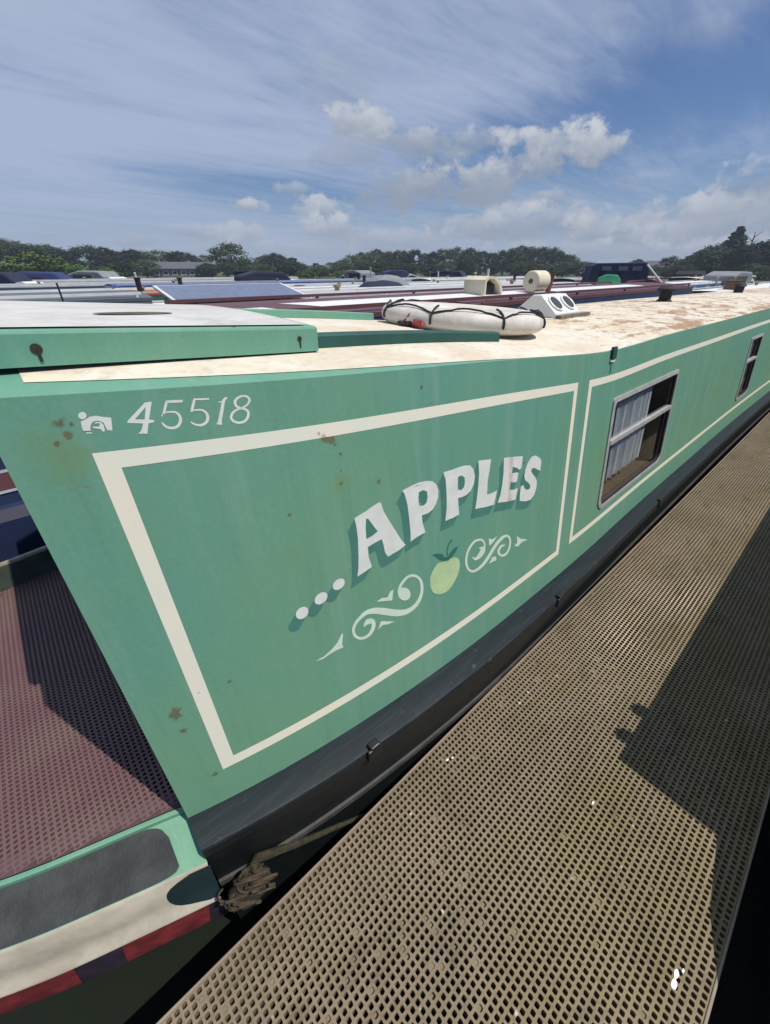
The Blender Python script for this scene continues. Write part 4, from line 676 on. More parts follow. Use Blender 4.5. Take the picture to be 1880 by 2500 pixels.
# low board along the far side of the deck
fb = [(-.065, 2.165), (-.185, 2.150), (-.381, 2.12), (-.6, 2.04), (-.8, 1.9)]
mb = MB(); mb.grid([[Vector((x, y, ZD - .01)), Vector((x, y + .025, .372)), Vector((x, y + .055, .374)), Vector((x, y + .07, ZD - .01))] for x, y in fb]); cb = mb.build('deck_board', M_('board_dark', (.035, .045, .035), .6, .3, 14), boat)
mb = MB(); mb.tube([(x, y + .04, .382) for x, y in fb], .013, 8); mb.build('board_rail', M_('rail_brass', (.34, .31, .22), .4, .2, 20, metal=.4), cb, smooth=True)
mb = MB(); mb.box((-.405, 2.10, .315), (.06, .015, .05)); mb.build('board_plate', M_('plate_beige', (.3, .26, .19), .6, .2, 20), cb)

# sliding hatch, its runners
HX0, HX1, HQ, HQ2 = -.075, .600, .925, 1.80
def hz(s, q, top): t = (2 * q - HQ - HQ2) / (HQ2 - HQ); return ze(s) + (.081 if top else .024) + .012 * (1 - t * t)
mb = MB(); qs = [HQ + (HQ2 - HQ) * j / 14 for j in range(15)]; ss = [HX0 + (HX1 - HX0) * k / 8 for k in range(9)]
mb.grid([[Vector((s, q, hz(s, q, True))) for q in qs] for s in ss])
for q in (qs[0], qs[-1]): mb.grid([[Vector((s, q, hz(s, q, False))), Vector((s, q, hz(s, q, True)))] for s in ss])
for s in (HX0, HX1): mb.grid([[Vector((s, q, hz(s, q, False))), Vector((s, q, hz(s, q, True)))] for q in qs])
hatch = mb.build('sliding_hatch', GREEN, boat, bevel=.006)
mb = MB(); rows = []
for s in ss[:-1] + [HX1 - .026]:
    s = max(s, HX0 + .01); rows.append([Vector((s, q, hz(s, q, True) + .003)) for q in [HQ + .012 + (HQ2 - HQ - .024) * j / 14 for j in range(15)]])
mb.grid(rows); mb.build('hatch_top', HATCHW, hatch, smooth=True)
mb = MB(); cx, cy = .25, 1.13
mb.add([(cx + .085 * math.cos(t) + .01 * math.sin(t), cy + .022 * math.sin(t) + .018 * math.cos(t), hz(cx + .085 * math.cos(t), cy + .02 * math.sin(t), True) + .0052) for t in [2 * math.pi * k / 24 for k in range(24)]], [tuple(range(24))])
mb.build('finger_slot', M_('slot_brown', (.11, .085, .055), .8, .3, 20), hatch)
for s, r, z in ((.041, .0085, .028), (.545, .006, .03)):
    c = Vector((s, HQ, hz(s, HQ, False) + z)); mb = MB(); mb.lathe(c + Vector((0, -.002, 0)), [(r * .4, 0), (r, .0005), (r, .004)], 14, 'Y'); mb.box(c + Vector((.001, -.0012, -.012)), (r * .55, .002, .016)); mb.build('bolt', M_('bolt_rust', (.035, .03, .022), .8, .4, 60), hatch)
for k in (0, 1):
    mb = MB(); rows = []
    for s in [.605 + .85 * i / 12 for i in range(13)]:
        P_ = [Vector((s, q, roofz(s, q) + z)) for q, z in ((.965, .002), (.967, .030), (.972, .034), (1.0, .034), (1.004, .03), (1.006, .002))]; rows.append([Vector((p.x, p.y + .755, roofz(p.x, p.y + .755) + p.z - roofz(p.x, p.y))) for p in P_] if k else P_)
    mb.grid(rows); mb.add(rows[-1], [(0, 1, 2, 3, 4, 5)]); mb.build('hatch_runner', GREEN if k else DKGREEN, boat)
# pigeon box with two round lights, mushroom vent pot
cx, cy, z0 = 2.82, 1.53, roofz(2.8, 1.5)
mb = MB(); prof = [(-.15, 0), (.15, 0), (.15, .025), (.03, .125), (-.03, .125), (-.15, .025)]
mb.prism(prof, lambda x, y, d: Vector((cx + d, cy + x, z0 + y)), -.16, .16); pb = mb.build('pigeon_box', PLAIN_WHITE, boat, bevel=.006)
nrm = Vector((0, -.10, .12)).normalized(); up_ = Vector((0, .12, .10)).normalized()
for k in (-1, 1):
    c = Vector((cx + k * .078, cy - .09, z0 + .075)) + nrm * .001
    mb = MB(); mb.add([c + nrm * .004 + (Vector((1, 0, 0)) * math.cos(2 * math.pi * i / 24) + up_ * math.sin(2 * math.pi * i / 24)) * .054 for i in range(24)], [tuple(range(24))]); ph = mb.build('porthole', M_('porthole_dark', (.05, .055, .05), .15, .2, 30), pb)
    mb = MB(); mb.tube([c + nrm * .005 + (Vector((1, 0, 0)) * math.cos(2 * math.pi * i / 24) + up_ * math.sin(2 * math.pi * i / 24)) * .056 for i in range(24)], .007, 6, close=True); mb.build('porthole_rim', PLAIN_WHITE, ph, smooth=True)
mb = MB(); mb.box((cx + .03, cy - .175, z0 + .008), (.40, .035, .02)); mb.build('box_base', M_('base_olive', (.16, .15, .10), .7, .2, 20), pb)
mb = MB(); cz = roofz(5.18, QC); mb.lathe((5.18, QC + .03, cz - .01), [(.075, 0), (.07, .02), (.055, .03), (.055, .10), (.09, .105), (.088, .125), (.05, .145), (0, .15)], 18); mb.build('mushroom_vent', DARK, boat, smooth=True)
mb = MB(); mb.lathe((8.6, QC + .1, roofz(8.6, QC) - .01), [(.06, 0), (.06, .09), (.08, .10), (.06, .13), (0, .14)], 14); mb.build('mushroom_vent', DARK, boat, smooth=True)

# life ring lying on the roof
lx, ly = 1.69, 1.35; lz = roofz(lx, ly) + .02
ring_o = thing('life_ring', 'white life ring with black grab line lying on the green boat roof', 'life ring', (lx, ly, lz))
M0 = Matrix.Translation((lx, ly, lz + .030)) @ Matrix.Rotation(R(1.2), 4, 'X') @ Matrix.Rotation(R(3.2), 4, 'Y') @ Matrix.Scale(1.07, 4)
mb = MB(); rows = []
for i in range(48):
    a = 2 * math.pi * i / 48; row = []
    for k in range(16):
        b = 2 * math.pi * k / 16; rr = .275 + .083 * math.copysign(abs(math.cos(b)) ** .8, math.cos(b)); row.append(M0 @ Vector((rr * math.cos(a), rr * math.sin(a), 0.042 * math.copysign(abs(math.sin(b)) ** .8, math.sin(b)))))
    rows.append(row)
rows.append(rows[0]); mb.grid(rows, True); mb.build('ring_body', M_('ring_white', (.60, .56, .50), .6, .14, 10, bump=.3, bscale=26), ring_o, smooth=True)
BK = M_('cord_black', (.02, .022, .025), .8, .2, 60)
random.seed(3)
for g in range(8):
    a0 = 2 * math.pi * g / 8 + .35; pts = []
    for k in range(13):
        a = a0 + (2 * math.pi / 8) * k / 12; sag = math.sin(math.pi * k / 12)
        pts.append(M0 @ Vector(((.352 - .030 * sag) * math.cos(a), (.352 - .030 * sag) * math.sin(a), .022 + .022 * sag + .004 * random.random())))
    mb = MB(); mb.tube(pts, .0036, 6); mb.build('grab_line', BK, ring_o, smooth=True)
    mb = MB(); a = a0; c = [M0 @ Vector(((.275 + .088 * math.cos(b)) * math.cos(a), (.275 + .086 * math.cos(b)) * math.sin(a), .05 * math.sin(b))) for b in [R(-15 + 95 * k / 13) for k in range(14)]]
    mb.tube(c, .0045, 6); mb.build('cord_loop', BK, ring_o, smooth=True)
for a in (-58, -52):
    mb = MB(); c = [M0 @ Vector(((.275 + .0845 * math.cos(b)) * math.cos(R(a + d)), (.275 + .0845 * math.cos(b)) * math.sin(R(a + d)), .0485 * math.sin(b))) for d in (0, 2.6) for b in [R(-62 + 60 * k / 5) for k in range(6)]]
    mb.grid([c[:6], c[6:]]); mb.build('ring_mark', M_('mark_dark', (.07, .065, .06), .7, .2, 40), ring_o)
# tangle of red and dark line on the roof against the ring
tg = thing('rope_tangle', 'small tangle of dark and red cord against the life ring', 'rope', (1.36, 1.36, roofz(1.36, 1.36)))
REDC = M_('cord_red', (.30, .05, .045), .8, .3, 40)
for k in range(9):
    x0_, y0_ = 1.36 + random.uniform(-.03, .03), 1.38 + random.uniform(-.10, .12); pts = []
    for j in range(10): pts.append((x0_ + .035 * math.cos(j * .9 + k) + .010 * random.random(), y0_ + .05 * math.sin(j * .9 + k * 2), roofz(1.36, 1.4) + .012 + .05 * abs(math.sin(j * .7 + k)) * random.random()))
    mb = MB(); mb.tube(pts, .009 if k < 3 else .007, 6); mb.build('cord', REDC if k in (0, 1, 2) else BK, tg, smooth=True)

# weedy rope bundle at the stern corner, and the coil on the far board
rp = thing('mooring_rope', 'frayed brown mooring rope bundled at the stern corner of the green boat', 'rope', (-.02, .56, .1))
random.seed(8); rc = Vector((-.005, .548, .10))
mb = MB(); rows = []
for i in range(20):
    a = 2 * math.pi * i / 20; row = []
    for k in range(9):
        b = -math.pi / 2 + math.pi * k / 8; rr = 1 + .35 * random.random(); row.append(rc + Vector((.048 * math.cos(a) * math.cos(b) * rr, .028 * math.sin(a) * math.cos(b) * rr, .055 * math.sin(b) * rr - .03)))
    rows.append(row)
rows.append(rows[0]); mb.grid(rows); mb.build('weed_clump', MOSS, rp, smooth=True)
for k in range(20):
    pts = []; c = rc + Vector((random.uniform(-.05, .04), random.uniform(-.02, .012), random.uniform(-.03, .045))); r0 = random.uniform(.014, .032); ph = random.random() * 6
    for j in range(14): t = ph + j * .5; pts.append(c + Vector((r0 * math.cos(t), .022 * math.sin(t * .7) - .012, r0 * .75 * math.sin(t))))
    mb = MB(); mb.tube(pts, random.choice((.0028, .0035, .0045)), 6); mb.build('rope_strand', ROPE, rp, smooth=True)
mb = MB(); mb.tube([Vector((-.01, .545, .11))] + [Vector((.04 + t * .11, QG(.04 + t * .11) - .086 - .003 * math.sin(t * 3), ZG(0) - .20 - .066 * t)) for t in range(6)], [.016, .013, .010, .008, .006, .005, .003], 9); mb.build('rope_tail', MOSS, rp, smooth=True)
rk = thing('rope_coil', 'brown rope coil with loose loops hanging at the far side of the stern deck', 'rope', (-.13, 2.2, .38))
for k in range(12):
    pts = []; c = Vector((-.115 + random.uniform(-.03, .03), 2.17 + random.uniform(-.02, .02), random.choice((.45, .42, .47, .36, .34)))); r0 = random.uniform(.03, .055); ph = random.random() * 6
    for j in range(14): t = ph + j * .5; pts.append(c + Vector((r0 * math.cos(t), .03 * math.sin(t * .8), r0 * .8 * math.sin(t))))
    mb = MB(); mb.tube(pts, random.choice((.006, .007, .009)), 6); mb.build('rope_strand', ROPE, rk, smooth=True)

# ------------------------------------------------------------------ other narrowboats
_mc = {}
def cm(name, c, rough=.5, **k):
    if name not in _mc: _mc[name] = M_(name, c, rough, .1, 3, **k)
    return _mc[name]
WGLASS = M_('far_window_dark', (.03, .035, .04), .12, .2, 3, spec=.6)
def nboat(label, x0, x1, qc, zr, hull, cab, roof, trim, band=None, wins=6, dirn=1, half=1.02, zg=.26, lean=.13, stern=1.15, bow=2.6, near_detail=False, vents=3, chim=True, group=None, roofpanels=None):
    root = thing('narrowboat', label, 'narrowboat', ((x0 + x1) / 2, qc, -.42), 0, group)
    def X(x): return x if dirn > 0 else x0 + x1 - x
    cabh = half - .09; h = zr - zg
    def outline(x):
        if x < x0: return half * math.sqrt(max(.0, 1 - ((x0 - x) / stern) ** 2)) * .55 + half * .45 * max(0, 1 - ((x0 - x) / stern) ** 4)
        if x > x1: return half * max(0, 1 - ((x - x1) / bow) ** 2.2)
        return half
    xs_ = [x0 - stern * math.sin(math.pi / 2 * k / 8) for k in range(8, 0, -1)] + [x0 + (x1 - x0) * k / 6 for k in range(7)] + [x1 + bow * k / 8 for k in range(1, 9)]
    sheer = lambda x: zg + (.12 * ((x0 - x) / stern) ** 2 if x < x0 else .25 * ((x - x1) / bow) ** 2 if x > x1 else 0)
    m = MB(); m.grid([[Vector((X(x), qc + s * max(0, outline(x) - d), z)) for s, d, z in ((-1, .12, -.75), (-1, 0, sheer(x) - .05), (-1, 0, sheer(x)), (-1, .07, sheer(x) + .002), (1, .07, sheer(x) + .002), (1, 0, sheer(x)), (1, 0, sheer(x) - .05), (1, .12, -.75))] for x in xs_])
    m.build('hull', hull, root)
    m = MB(); sec = [(-cabh, zg), (-cabh + lean * h, zr), (cabh - lean * h, zr), (cabh, zg)]
    m.prism(sec, lambda y, z, d: Vector((X(d), qc + y, z)), x0, x1); m.build('cabin', cab, root)
    rh = cabh - lean * h; m = MB()
    m.grid([[Vector((X(x), qc + rh * (-1.012 + 2.024 * j / 12), zr + .004 + .06 * (1 - (-1 + 2 * j / 12) ** 2))) for j in range(13)] for x in (x0 - .02, (x0 + x1) / 2, x1 + .02)])
    m.grid([[Vector((X(x), qc + s * rh * 1.012, zr + .004)), Vector((X(x), qc + s * rh * 1.012, zr - .035))] for s in (-1,) for x in (x0 - .02, x1 + .02)]); m.build('roof', roof, root)
    for s in (-1, 1):
        m = MB(); y = qc + s * (rh - .05); m.box((X((x0 + x1) / 2), y, zr + .055), (x1 - x0 - .2, .035, .03))
        n = max(3, int((x1 - x0) / 1.6))
        for k in range(n + 1): m.box((X(x0 + .15 + (x1 - x0 - .3) * k / n), y, zr + .03), (.03, .03, .05))
        m.build('handrail', trim, root)
    if band:
        for s in (-1, 1):
            m = MB(); f = lambda v, o=.004: qc + s * (cabh - lean * (v - zg) + o)
            m.grid([[Vector((X(x), f(v), v)) for v in (zg + h * .22, zg + h * .86)] for x in (x0 + .25, x1 - .25)]); m.build('side_panel', band, root)
    for k in range(wins):
        xc = x0 + (x1 - x0) * (k + .6) / (wins + .2)
        for s in (-1, 1):
            a = zg + h * .36; b = zg + h * .8; w2 = .42 if k % 2 == 0 else .3
            f = lambda v, o: qc + s * (cabh - lean * (v - zg) + o)
            m = MB(); m.prism([(xc - w2, a), (xc + w2, a), (xc + w2, b), (xc - w2, b)], lambda x, v, d: Vector((X(x), f(v, d), v)), .006, .02); fr = m.build('window', ALU, root)
            m = MB(); m.quad(*[Vector((X(xc + dx_), f(v, .023), v)) for dx_, v in ((-w2 + .03, a + .03), (w2 - .03, a + .03), (w2 - .03, b - .03), (-w2 + .03, b - .03))]); m.build('pane', WGLASS, fr)
    for k in range(vents):
        m = MB(); m.lathe((X(x0 + (x1 - x0) * (k + .5) / vents), qc + .1, zr + .05), [(.05, 0), (.05, .07), (.085, .08), (.075, .11), (0, .125)], 12); m.build('mushroom_vent', cm('brass_vent', (.35, .27, .12), .35, metal=.6), root, smooth=True)
    if chim:
        m = MB(); m.lathe((X(x0 + (x1 - x0) * .82), qc - .45, zr + .02), [(.07, 0), (.07, .32), (.085, .33), (.085, .37), (.05, .37)], 12); m.build('chimney', cm('chimney_black', (.02, .02, .022), .5), root, smooth=True)
    if roofpanels:
        for (u0, u1, v0, v1, sl_) in roofpanels:
            m = MB(); g = lambda u, v: Vector((X(u + sl_ * v), qc + rh * v, zr + .0075 + .06 * (1 - v * v)))
            m.grid([[g(u0 + (u1 - u0) * i / 4, v0 + (v1 - v0) * j / 6) for j in range(7)] for i in range(5)]); m.build('roof_panel', PLAIN_WHITE, root)
    return root
c_navy = cm('boat_navy', (.018, .03, .075)); c_mar = cm('boat_maroon', (.12, .05, .056)); c_grey = cm('boat_grey', (.10, .12, .135)); c_blk = cm('boat_black', (.02, .021, .024))
c_red = cm('boat_red', (.30, .04, .035)); c_blue = cm('boat_blue', (.03, .07, .24)); c_cream = cm('boat_cream', (.62, .57, .44)); c_dg = cm('boat_dark_green', (.025, .09, .055)); c_lg = cm('boat_light_grey', (.42, .44, .45)); c_teal = cm('boat_teal', (.04, .16, .16)); c_wht = cm('boat_white', (.72, .72, .70)); c_brn = cm('boat_brown', (.14, .075, .045)); c_lil = cm('gunwale_lilac', (.15, .15, .20))

# maroon-roofed neighbour on the far side, seen over the roof and past the stern
nb = nboat('navy narrowboat with maroon roof and white roof panels, next beyond the green boat', 1.25, 11.5, 3.86, 1.17, c_navy, c_navy, c_mar, c_mar, None, 5, half=1.06, zg=.36, chim=False, vents=0,
      roofpanels=[(1.28, 1.52, -.97, -.45, -.45), (1.78, 5.6, -.72, -.25, -.75), (6.1, 9.5, -.8, -.25, -.4)])
f = lambda v, o: 3.86 - (.97 - .13 * (v - .36) + o)
for nm, a, b, mt, o in (('maroon_band', .44, .535, c_mar, .004), ('pale_line', .535, .552, c_lg, .006), ('pale_line', .425, .44, c_lg, .006)):
    m_ = MB(); m_.grid([[Vector((x, f(v, o), v)) for v in (a, b)] for x in (-4, 0, 11.4)]); m_.build(nm, mt, nb)
m_ = MB(); m_.prism([(-.97, .35), (-.905, .86), (-.86, .86), (-.93, .35)], lambda y, z, d: Vector((d, 3.86 + y, z)), -4, 1.24); m_.prism([(.97, .35), (.905, .86), (.86, .86), (.93, .35)], lambda y, z, d: Vector((d, 3.86 + y, z)), -4, 1.24); m_.build('bulwark', c_navy, nb)
m_ = MB(); m_.prism([(-1.06, -.7), (-1.06, .36), (1.06, .36), (1.06, -.7)], lambda y, z, d: Vector((d, 3.86 + y, z)), -4.4, .2); m_.build('stern_hull', c_navy, nb)
m_ = MB(); m_.grid([[Vector((x, y, z)) for y, z in ((2.795, .375), (2.80, .30), (2.82, .30))] for x in (-5.4, 0, 11.4)]); m_.build('gunwale', c_lil, nb)

# the boat across the jetty that shades the boards
nboat('black narrowboat moored along the other side of the jetty', 1.465, 14.5, -1.455, 1.35, c_blk, c_blk, c_lg, c_blk, None, 5, half=1.05, zg=.30, lean=.132, chim=False, vents=2, stern=1.25)
rb_ = bpy.data.objects['narrowboat.002']
for x_ in (1.575, 1.725):  # small out-of-view fittings, added to notch the shadow on the boards
    mb = MB(); mb.lathe((x_, -.665, 1.345), [(.022, 0), (.022, .10), (.032, .11), (.028, .14), (0, .155)], 16); mb.build('shadow_fitting', c_blk, rb_, smooth=True)

nboat('grey narrowboat with a white handrail at the left, behind the weathered hatch', -13.5, 1.72, 7.55, 1.165, c_grey, c_grey, c_grey, c_wht, None, 3, half=1.08, zg=.3, dirn=-1, vents=2, chim=False)
nboat('grey-green narrowboat with white handrails carrying the solar panel', 2.35, 14.8, 7.5, 1.06, c_blk, cm('boat_grey_green', (.06, .085, .07)), c_lg, c_wht, None, 4, half=1.06, zg=.26, vents=2, chim=False)
sp = thing('solar_panel', 'tilted blue-grey solar panel with pale frame on a narrowboat roof', 'solar panel', (3.0, 6.95, 1.12))
PV = M_('solar_cells', (.13, .16, .24), .22, .12, 9, spec=.6)
Mp = Matrix.Translation((3.02, 6.95, 1.19)) @ Matrix.Rotation(R(11), 4, 'X')
def boxm(M, c, d):
    b = MB(); b.box(c, d); b.v = [tuple(M @ Vector(v)) for v in b.v]; return b
mb = boxm(Mp, (0, 0, 0), (2.12, .86, .03)); mb.build('panel_frame', cm('panel_alu', (.62, .63, .63), .35), sp)
b = boxm(Mp, (0, .01, .0175), (2.02, .76, .004)); b.build('cells', PV, sp)
for x in (-.8, .8):
    mb = MB(); mb.box((3.02 + x, 7.2, 1.15), (.04, .04, .22)); mb.build('bracket', c_lg, sp); mb = MB(); mb.box((3.02 + x, 6.66, 1.08), (.04, .04, .08)); mb.build('bracket', c_lg, sp)
for x, y, z, h, lab in ((.72, 6.52, 1.0, .36, 'thin dark pole standing on the grey boat side'),):
    mb = MB(); mb.tube([(x, y, z), (x, y, z + h)], .010, 8); tag(mb.build('boat_pole', c_blk, loc=(x, y, z)), lab, 'pole')
# things standing on the neighbour's roof
dr = thing('cream_drum', 'round cream drum lying on its side on a boat roof', 'drum', (5.75, 3.35, 1.22))
mb = MB(); mb.lathe((5.75, 3.35, 1.355), [(.0, -.15), (.115, -.15), (.125, -.14), (.125, .14), (.115, .15), (0, .15)], 24, 'X'); mb.build('drum_body', cm('drum_cream', (.68, .62, .46), .55), dr, smooth=True)
mb = MB(); mb.lathe((5.75, 3.35, 1.355), [(.03, -.158), (.03, -.15)], 12, 'X'); mb.build('bung', c_brn, dr)
mb = MB(); mb.box((5.75, 3.35, 1.232), (.26, .16, .02)); mb.build('cradle', c_cream, dr)
bk_ = thing('brown_bucket', 'small reddish brown bucket beside the cream drum', 'bucket', (6.15, 3.42, 1.22))
mb = MB(); mb.lathe((6.15, 3.42, 1.22), [(.07, 0), (.095, .22), (.10, .225), (.09, .22), (.066, .01)], 16); mb.build('bucket_body', cm('bucket_brown', (.22, .10, .075), .7), bk_, smooth=True)
mb = MB(); mb.tube([Vector((6.15 + .095 * math.cos(a), 3.42, 1.44 + .07 * math.sin(a))) for a in [math.pi * k / 10 for k in range(11)]], .005, 6); mb.build('bucket_handle', c_blk, bk_)
cr = thing('cream_hood', 'cream curved hood with an open dark front on a boat roof', 'hood', (4.75, 3.5, 1.2))
mb = MB(); sec = [(-.17, 0), (-.17, .16), (-.10, .20), (.04, .19), (.16, .12), (.22, 0), (.19, 0), (.13, .10), (.02, .165), (-.09, .172), (-.142, .14), (-.142, 0)]
mb.prism(sec, lambda x, z, d: Vector((4.75 + x, 3.5 + d, 1.225 + z)), -.16, .16); mb.build('hood_shell', cm('drum_cream', (.68, .62, .46), .55), cr)
mb = MB(); mb.box((4.77, 3.53, 1.28), (.20, .24, .10)); mb.build('hood_inside', c_blk, cr)
mb = MB(); mb.tube([(4.86, 3.52, 1.36), (4.86, 3.52, 1.50)], .016, 8); mb.build('hood_pipe', c_lg, cr)

# small things standing on the other boats' roofs
def leafy(mb, c, r, n, rnd):
    for k in range(n):
        p = Vector(c) + Vector((rnd.gauss(0, r * .5), rnd.gauss(0, r * .5), abs(rnd.gauss(0, r * .5)))); d = Vector((rnd.gauss(0, 1), rnd.gauss(0, 1), rnd.gauss(0, 1))).normalized(); e = d.orthogonal().normalized(); q_ = .035
        mb.quad(p - d * q_, p + e * q_ * .6, p + d * q_, p - e * q_ * .6)
PLANT = M_('planter_leaves', (.06, .11, .035), .8, .4, 20); TERRA = cm('terracotta', (.30, .13, .07), .8)
rq = random.Random(21)
def trough(label, x, y, z, L):
    t = thing('planter', label, 'planter', (x, y, z)); m = MB(); m.prism([(-.09, 0), (-.12, .16), (-.105, .16), (-.08, .02), (.08, .02), (.105, .16), (.12, .16), (.09, 0)], lambda b_, zz, d: Vector((x + d, y + b_, z + zz)), -L / 2, L / 2); m.build('trough', TERRA, t)
    m = MB(); [leafy(m, (x - L / 2 + L * (k + .5) / 6, y, z + .15), .12, 26, rq) for k in range(6)]; m.build('plants', PLANT, t)
def rbox(label, x, y, z, d, mt, rz=0):
    t = thing('roof_box', label, 'box', (x, y, z)); m = MB(); m.box((x, y, z + d[2] / 2), d, rz); m.build('box_body', mt, t, bevel=.012)
    m = MB(); m.box((x, y, z + d[2] + .012), (d[0] + .03, d[1] + .03, .025), rz); m.build('lid', mt, t, bevel=.006)
def coil(label, x, y, z, r, mt):
    m = MB()
    for k in range(4): m.tube([Vector((x + (r + .01 * math.sin(k * 2)) * math.cos(2 * math.pi * i / 20), y + r * math.sin(2 * math.pi * i / 20), z + .02 + k * .03)) for i in range(20)], .016, 6, close=True)
    tag(m.build('hose_coil', mt, loc=(x, y, z), smooth=True), label, 'hose')
def pram(label, x, y, z, L, mt):
    m = MB(); rows = []
    for i in range(9):
        u = -1 + 2 * i / 8; h_ = .34 * (1 - u ** 4) + .02; rows.append([Vector((x + u * L / 2, y + .5 * math.cos(math.pi * k / 10), z + h_ * math.sin(math.pi * k / 10) ** .7 + .012 * math.sin(i * 2.1 + k))) for k in range(11)])
    m.grid(rows); tag(m.build('roof_cover', mt, loc=(x, y, z), smooth=True), label, 'cover')




pram('folded navy cover lying on the red boat in the second row', 8.5, 9.7, .86, 1.6, cm('canopy_navy', (.018, .024, .055), .9)); pram('folded grey cover on the teal boat in the third row', 12.5, 14.0, .93, 1.8, cm('canopy_grey', (.22, .23, .25), .9))
trough('terracotta planter on the dark green boat with the red roof', -1.5, 13.7, .96, .9); rbox('cream roof box on the blue boat in the second row', 1.2, 9.6, .89, (.6, .4, .25), c_cream, .1)
rbox('brown roof box on the light grey boat past the green roof', 18.4, 3.7, .91, (.6, .4, .25), c_brn, .2); trough('planter on the light grey boat past the end of the green roof', 20.5, 4.1, .91, .9)
pram('folded black cover on the blue-panelled grey boat', 19.5, 7.5, .91, 1.8, cm('canopy_black', (.015, .016, .02), .9))
# rows farther out
rows_ = [
 ('red narrowboat with cream side panels in the second row', 5.5, 18.5, 9.75, 1.05, c_blk, c_red, c_lg, c_wht, c_cream, 5, 1),
 ('blue narrowboat with white roof in the second row', -12, 3.6, 9.8, 1.08, c_blk, c_blue, c_wht, c_wht, None, 5, -1),
 ('long teal narrowboat with pale roof in the third row', 7.5, 24, 14.0, 1.12, c_blk, c_teal, c_wht, c_wht, None, 6, 1),
 ('dark green narrowboat with red roof in the third row', -9, 6, 14.1, 1.15, c_blk, c_dg, c_red, c_cream, None, 5, 1),
 ('black narrowboat with light grey roof in the fourth row', 10, 26, 16.3, 1.1, c_blk, c_blk, c_lg, c_wht, None, 6, -1),
 ('brown narrowboat with cream roof in the fourth row', -8, 8, 16.4, 1.1, c_blk, c_brn, c_cream, c_cream, None, 5, 1),
 ('white-sided narrowboat with blue roof in the fifth row', 4, 19, 21.0, 1.15, c_blk, c_wht, c_blue, c_wht, None, 6, 1),
 ('maroon narrowboat with white roof lines in the fifth row', 22, 38, 21.2, 1.12, c_blk, c_mar, c_wht, c_wht, None, 6, 1),
 ('navy narrowboat with grey roof in the sixth row', -6, 10, 23.3, 1.15, c_blk, c_navy, c_lg, c_wht, c_grey, 5, -1),
 ('pale green narrowboat with white handrails in the sixth row', 14, 30, 23.4, 1.12, c_blk, cm('boat_pale_green', (.22, .38, .27)), c_lg, c_wht, None, 6, 1),
 ('cream narrowboat with maroon side panels at the far pontoon', 2, 17, 29.0, 1.2, c_blk, c_cream, c_lg, c_wht, c_mar, 5, 1),
 ('light grey narrowboat lying past the far end of the green roof', 16.5, 31, 3.9, 1.1, c_blk, c_lg, c_wht, c_wht, None, 6, 1),
 ('blue-panelled grey narrowboat lying past the maroon-roofed boat', 17.5, 32, 7.6, 1.1, c_blk, c_grey, c_wht, c_wht, c_blue, 6, -1),
 ('cream-roofed black narrowboat at the right edge of the far water', 34, 50, 9.5, 1.2, c_blk, c_blk, c_cream, c_wht, None, 6, 1),
 ('red-panelled black narrowboat among the far right moorings', 28, 43, 14.6, 1.15, c_blk, c_blk, c_lg, c_wht, c_red, 6, 1),
]
for r in rows_: nboat(*r[:4], r[4] - .24, *r[5:8], c_lg if r[8] is c_wht else r[8], *r[9:11], dirn=r[11], group='narrowboats on the far moorings')
# far pontoon with posts
# cabin cruisers with canopies
def cruiser(label, x, y, rz, L, hullc, canopy, z=-.42, mast=False):
    root = thing('cabin_cruiser', label, 'cruiser', (x, y, z), 0, 'cruisers on the far moorings')
    Mx = Matrix.Translation((x, y, z)) @ Matrix.Rotation(rz, 4, 'Z') @ Matrix.Scale(.8, 4)
    P = lambda a, b, c: Mx @ Vector((a, b, c))
    m = MB(); st = [(-.5, .85, .95), (-.2, 1, .95), (.15, 1, 1.02), (.35, .75, 1.1), (.46, .35, 1.18), (.5, .03, 1.2)]
    m.grid([[P(a * L, s * wd * L * .17 * k, zz) for s, k, zz in ((-1, .75, -.1), (-1, 1, t), (-1, .9, t + .02), (1, .9, t + .02), (1, 1, t), (1, .75, -.1))] for a, wd, t in st]); m.build('hull', hullc, root)
    m = MB(); m.prism([(-.1, .95), (.05, 1.75), (.10, 1.78), (.30, 1.3), (.36, 1.05)], lambda a, zz, d: P(a * L, d, zz), -.13 * L, .13 * L); cb_ = m.build('cabin', c_wht, root)
    for s in (-1, 1):
        m = MB(); m.prism([(.0, 1.3), (.06, 1.62), (.12, 1.62), (.22, 1.38)], lambda a, zz, d: P(a * L, s * d, zz), .13 * L + .005, .13 * L + .015); m.build('window', WGLASS, cb_)
    m = MB(); m.prism([(-.49, .97), (-.47, 2.0), (-.30, 2.25), (-.02, 2.2), (.05, 1.75), (-.08, .97)], lambda a, zz, d: P(a * L, d, zz), -.145 * L, .145 * L); cn = m.build('canopy', canopy, root, bevel=.08)
    for s in (-1, 1):
        m = MB(); m.prism([(-.40, 1.5), (-.39, 1.95), (-.12, 1.95), (-.13, 1.5)], lambda a, zz, d: P(a * L, s * d, zz), .145 * L + .004, .145 * L + .012); m.build('canopy_window', WGLASS, cn)
    if mast:
        m = MB(); m.tube([P(0, 0, 1.7), P(0, 0, 4.6)], .035, 8); m.build('mast', c_lg, root)
    return root
cv_navy = cm('canopy_navy', (.018, .024, .055), .9); cv_blue = cm('canopy_blue', (.03, .045, .13), .9); cv_grey = cm('canopy_grey', (.22, .23, .25), .9); cv_blk = cm('canopy_black', (.015, .016, .02), .9); cv_grn = cm('canopy_green', (.06, .34, .17), .8); cv_bur = cm('cover_burgundy', (.12, .05, .07), .9)
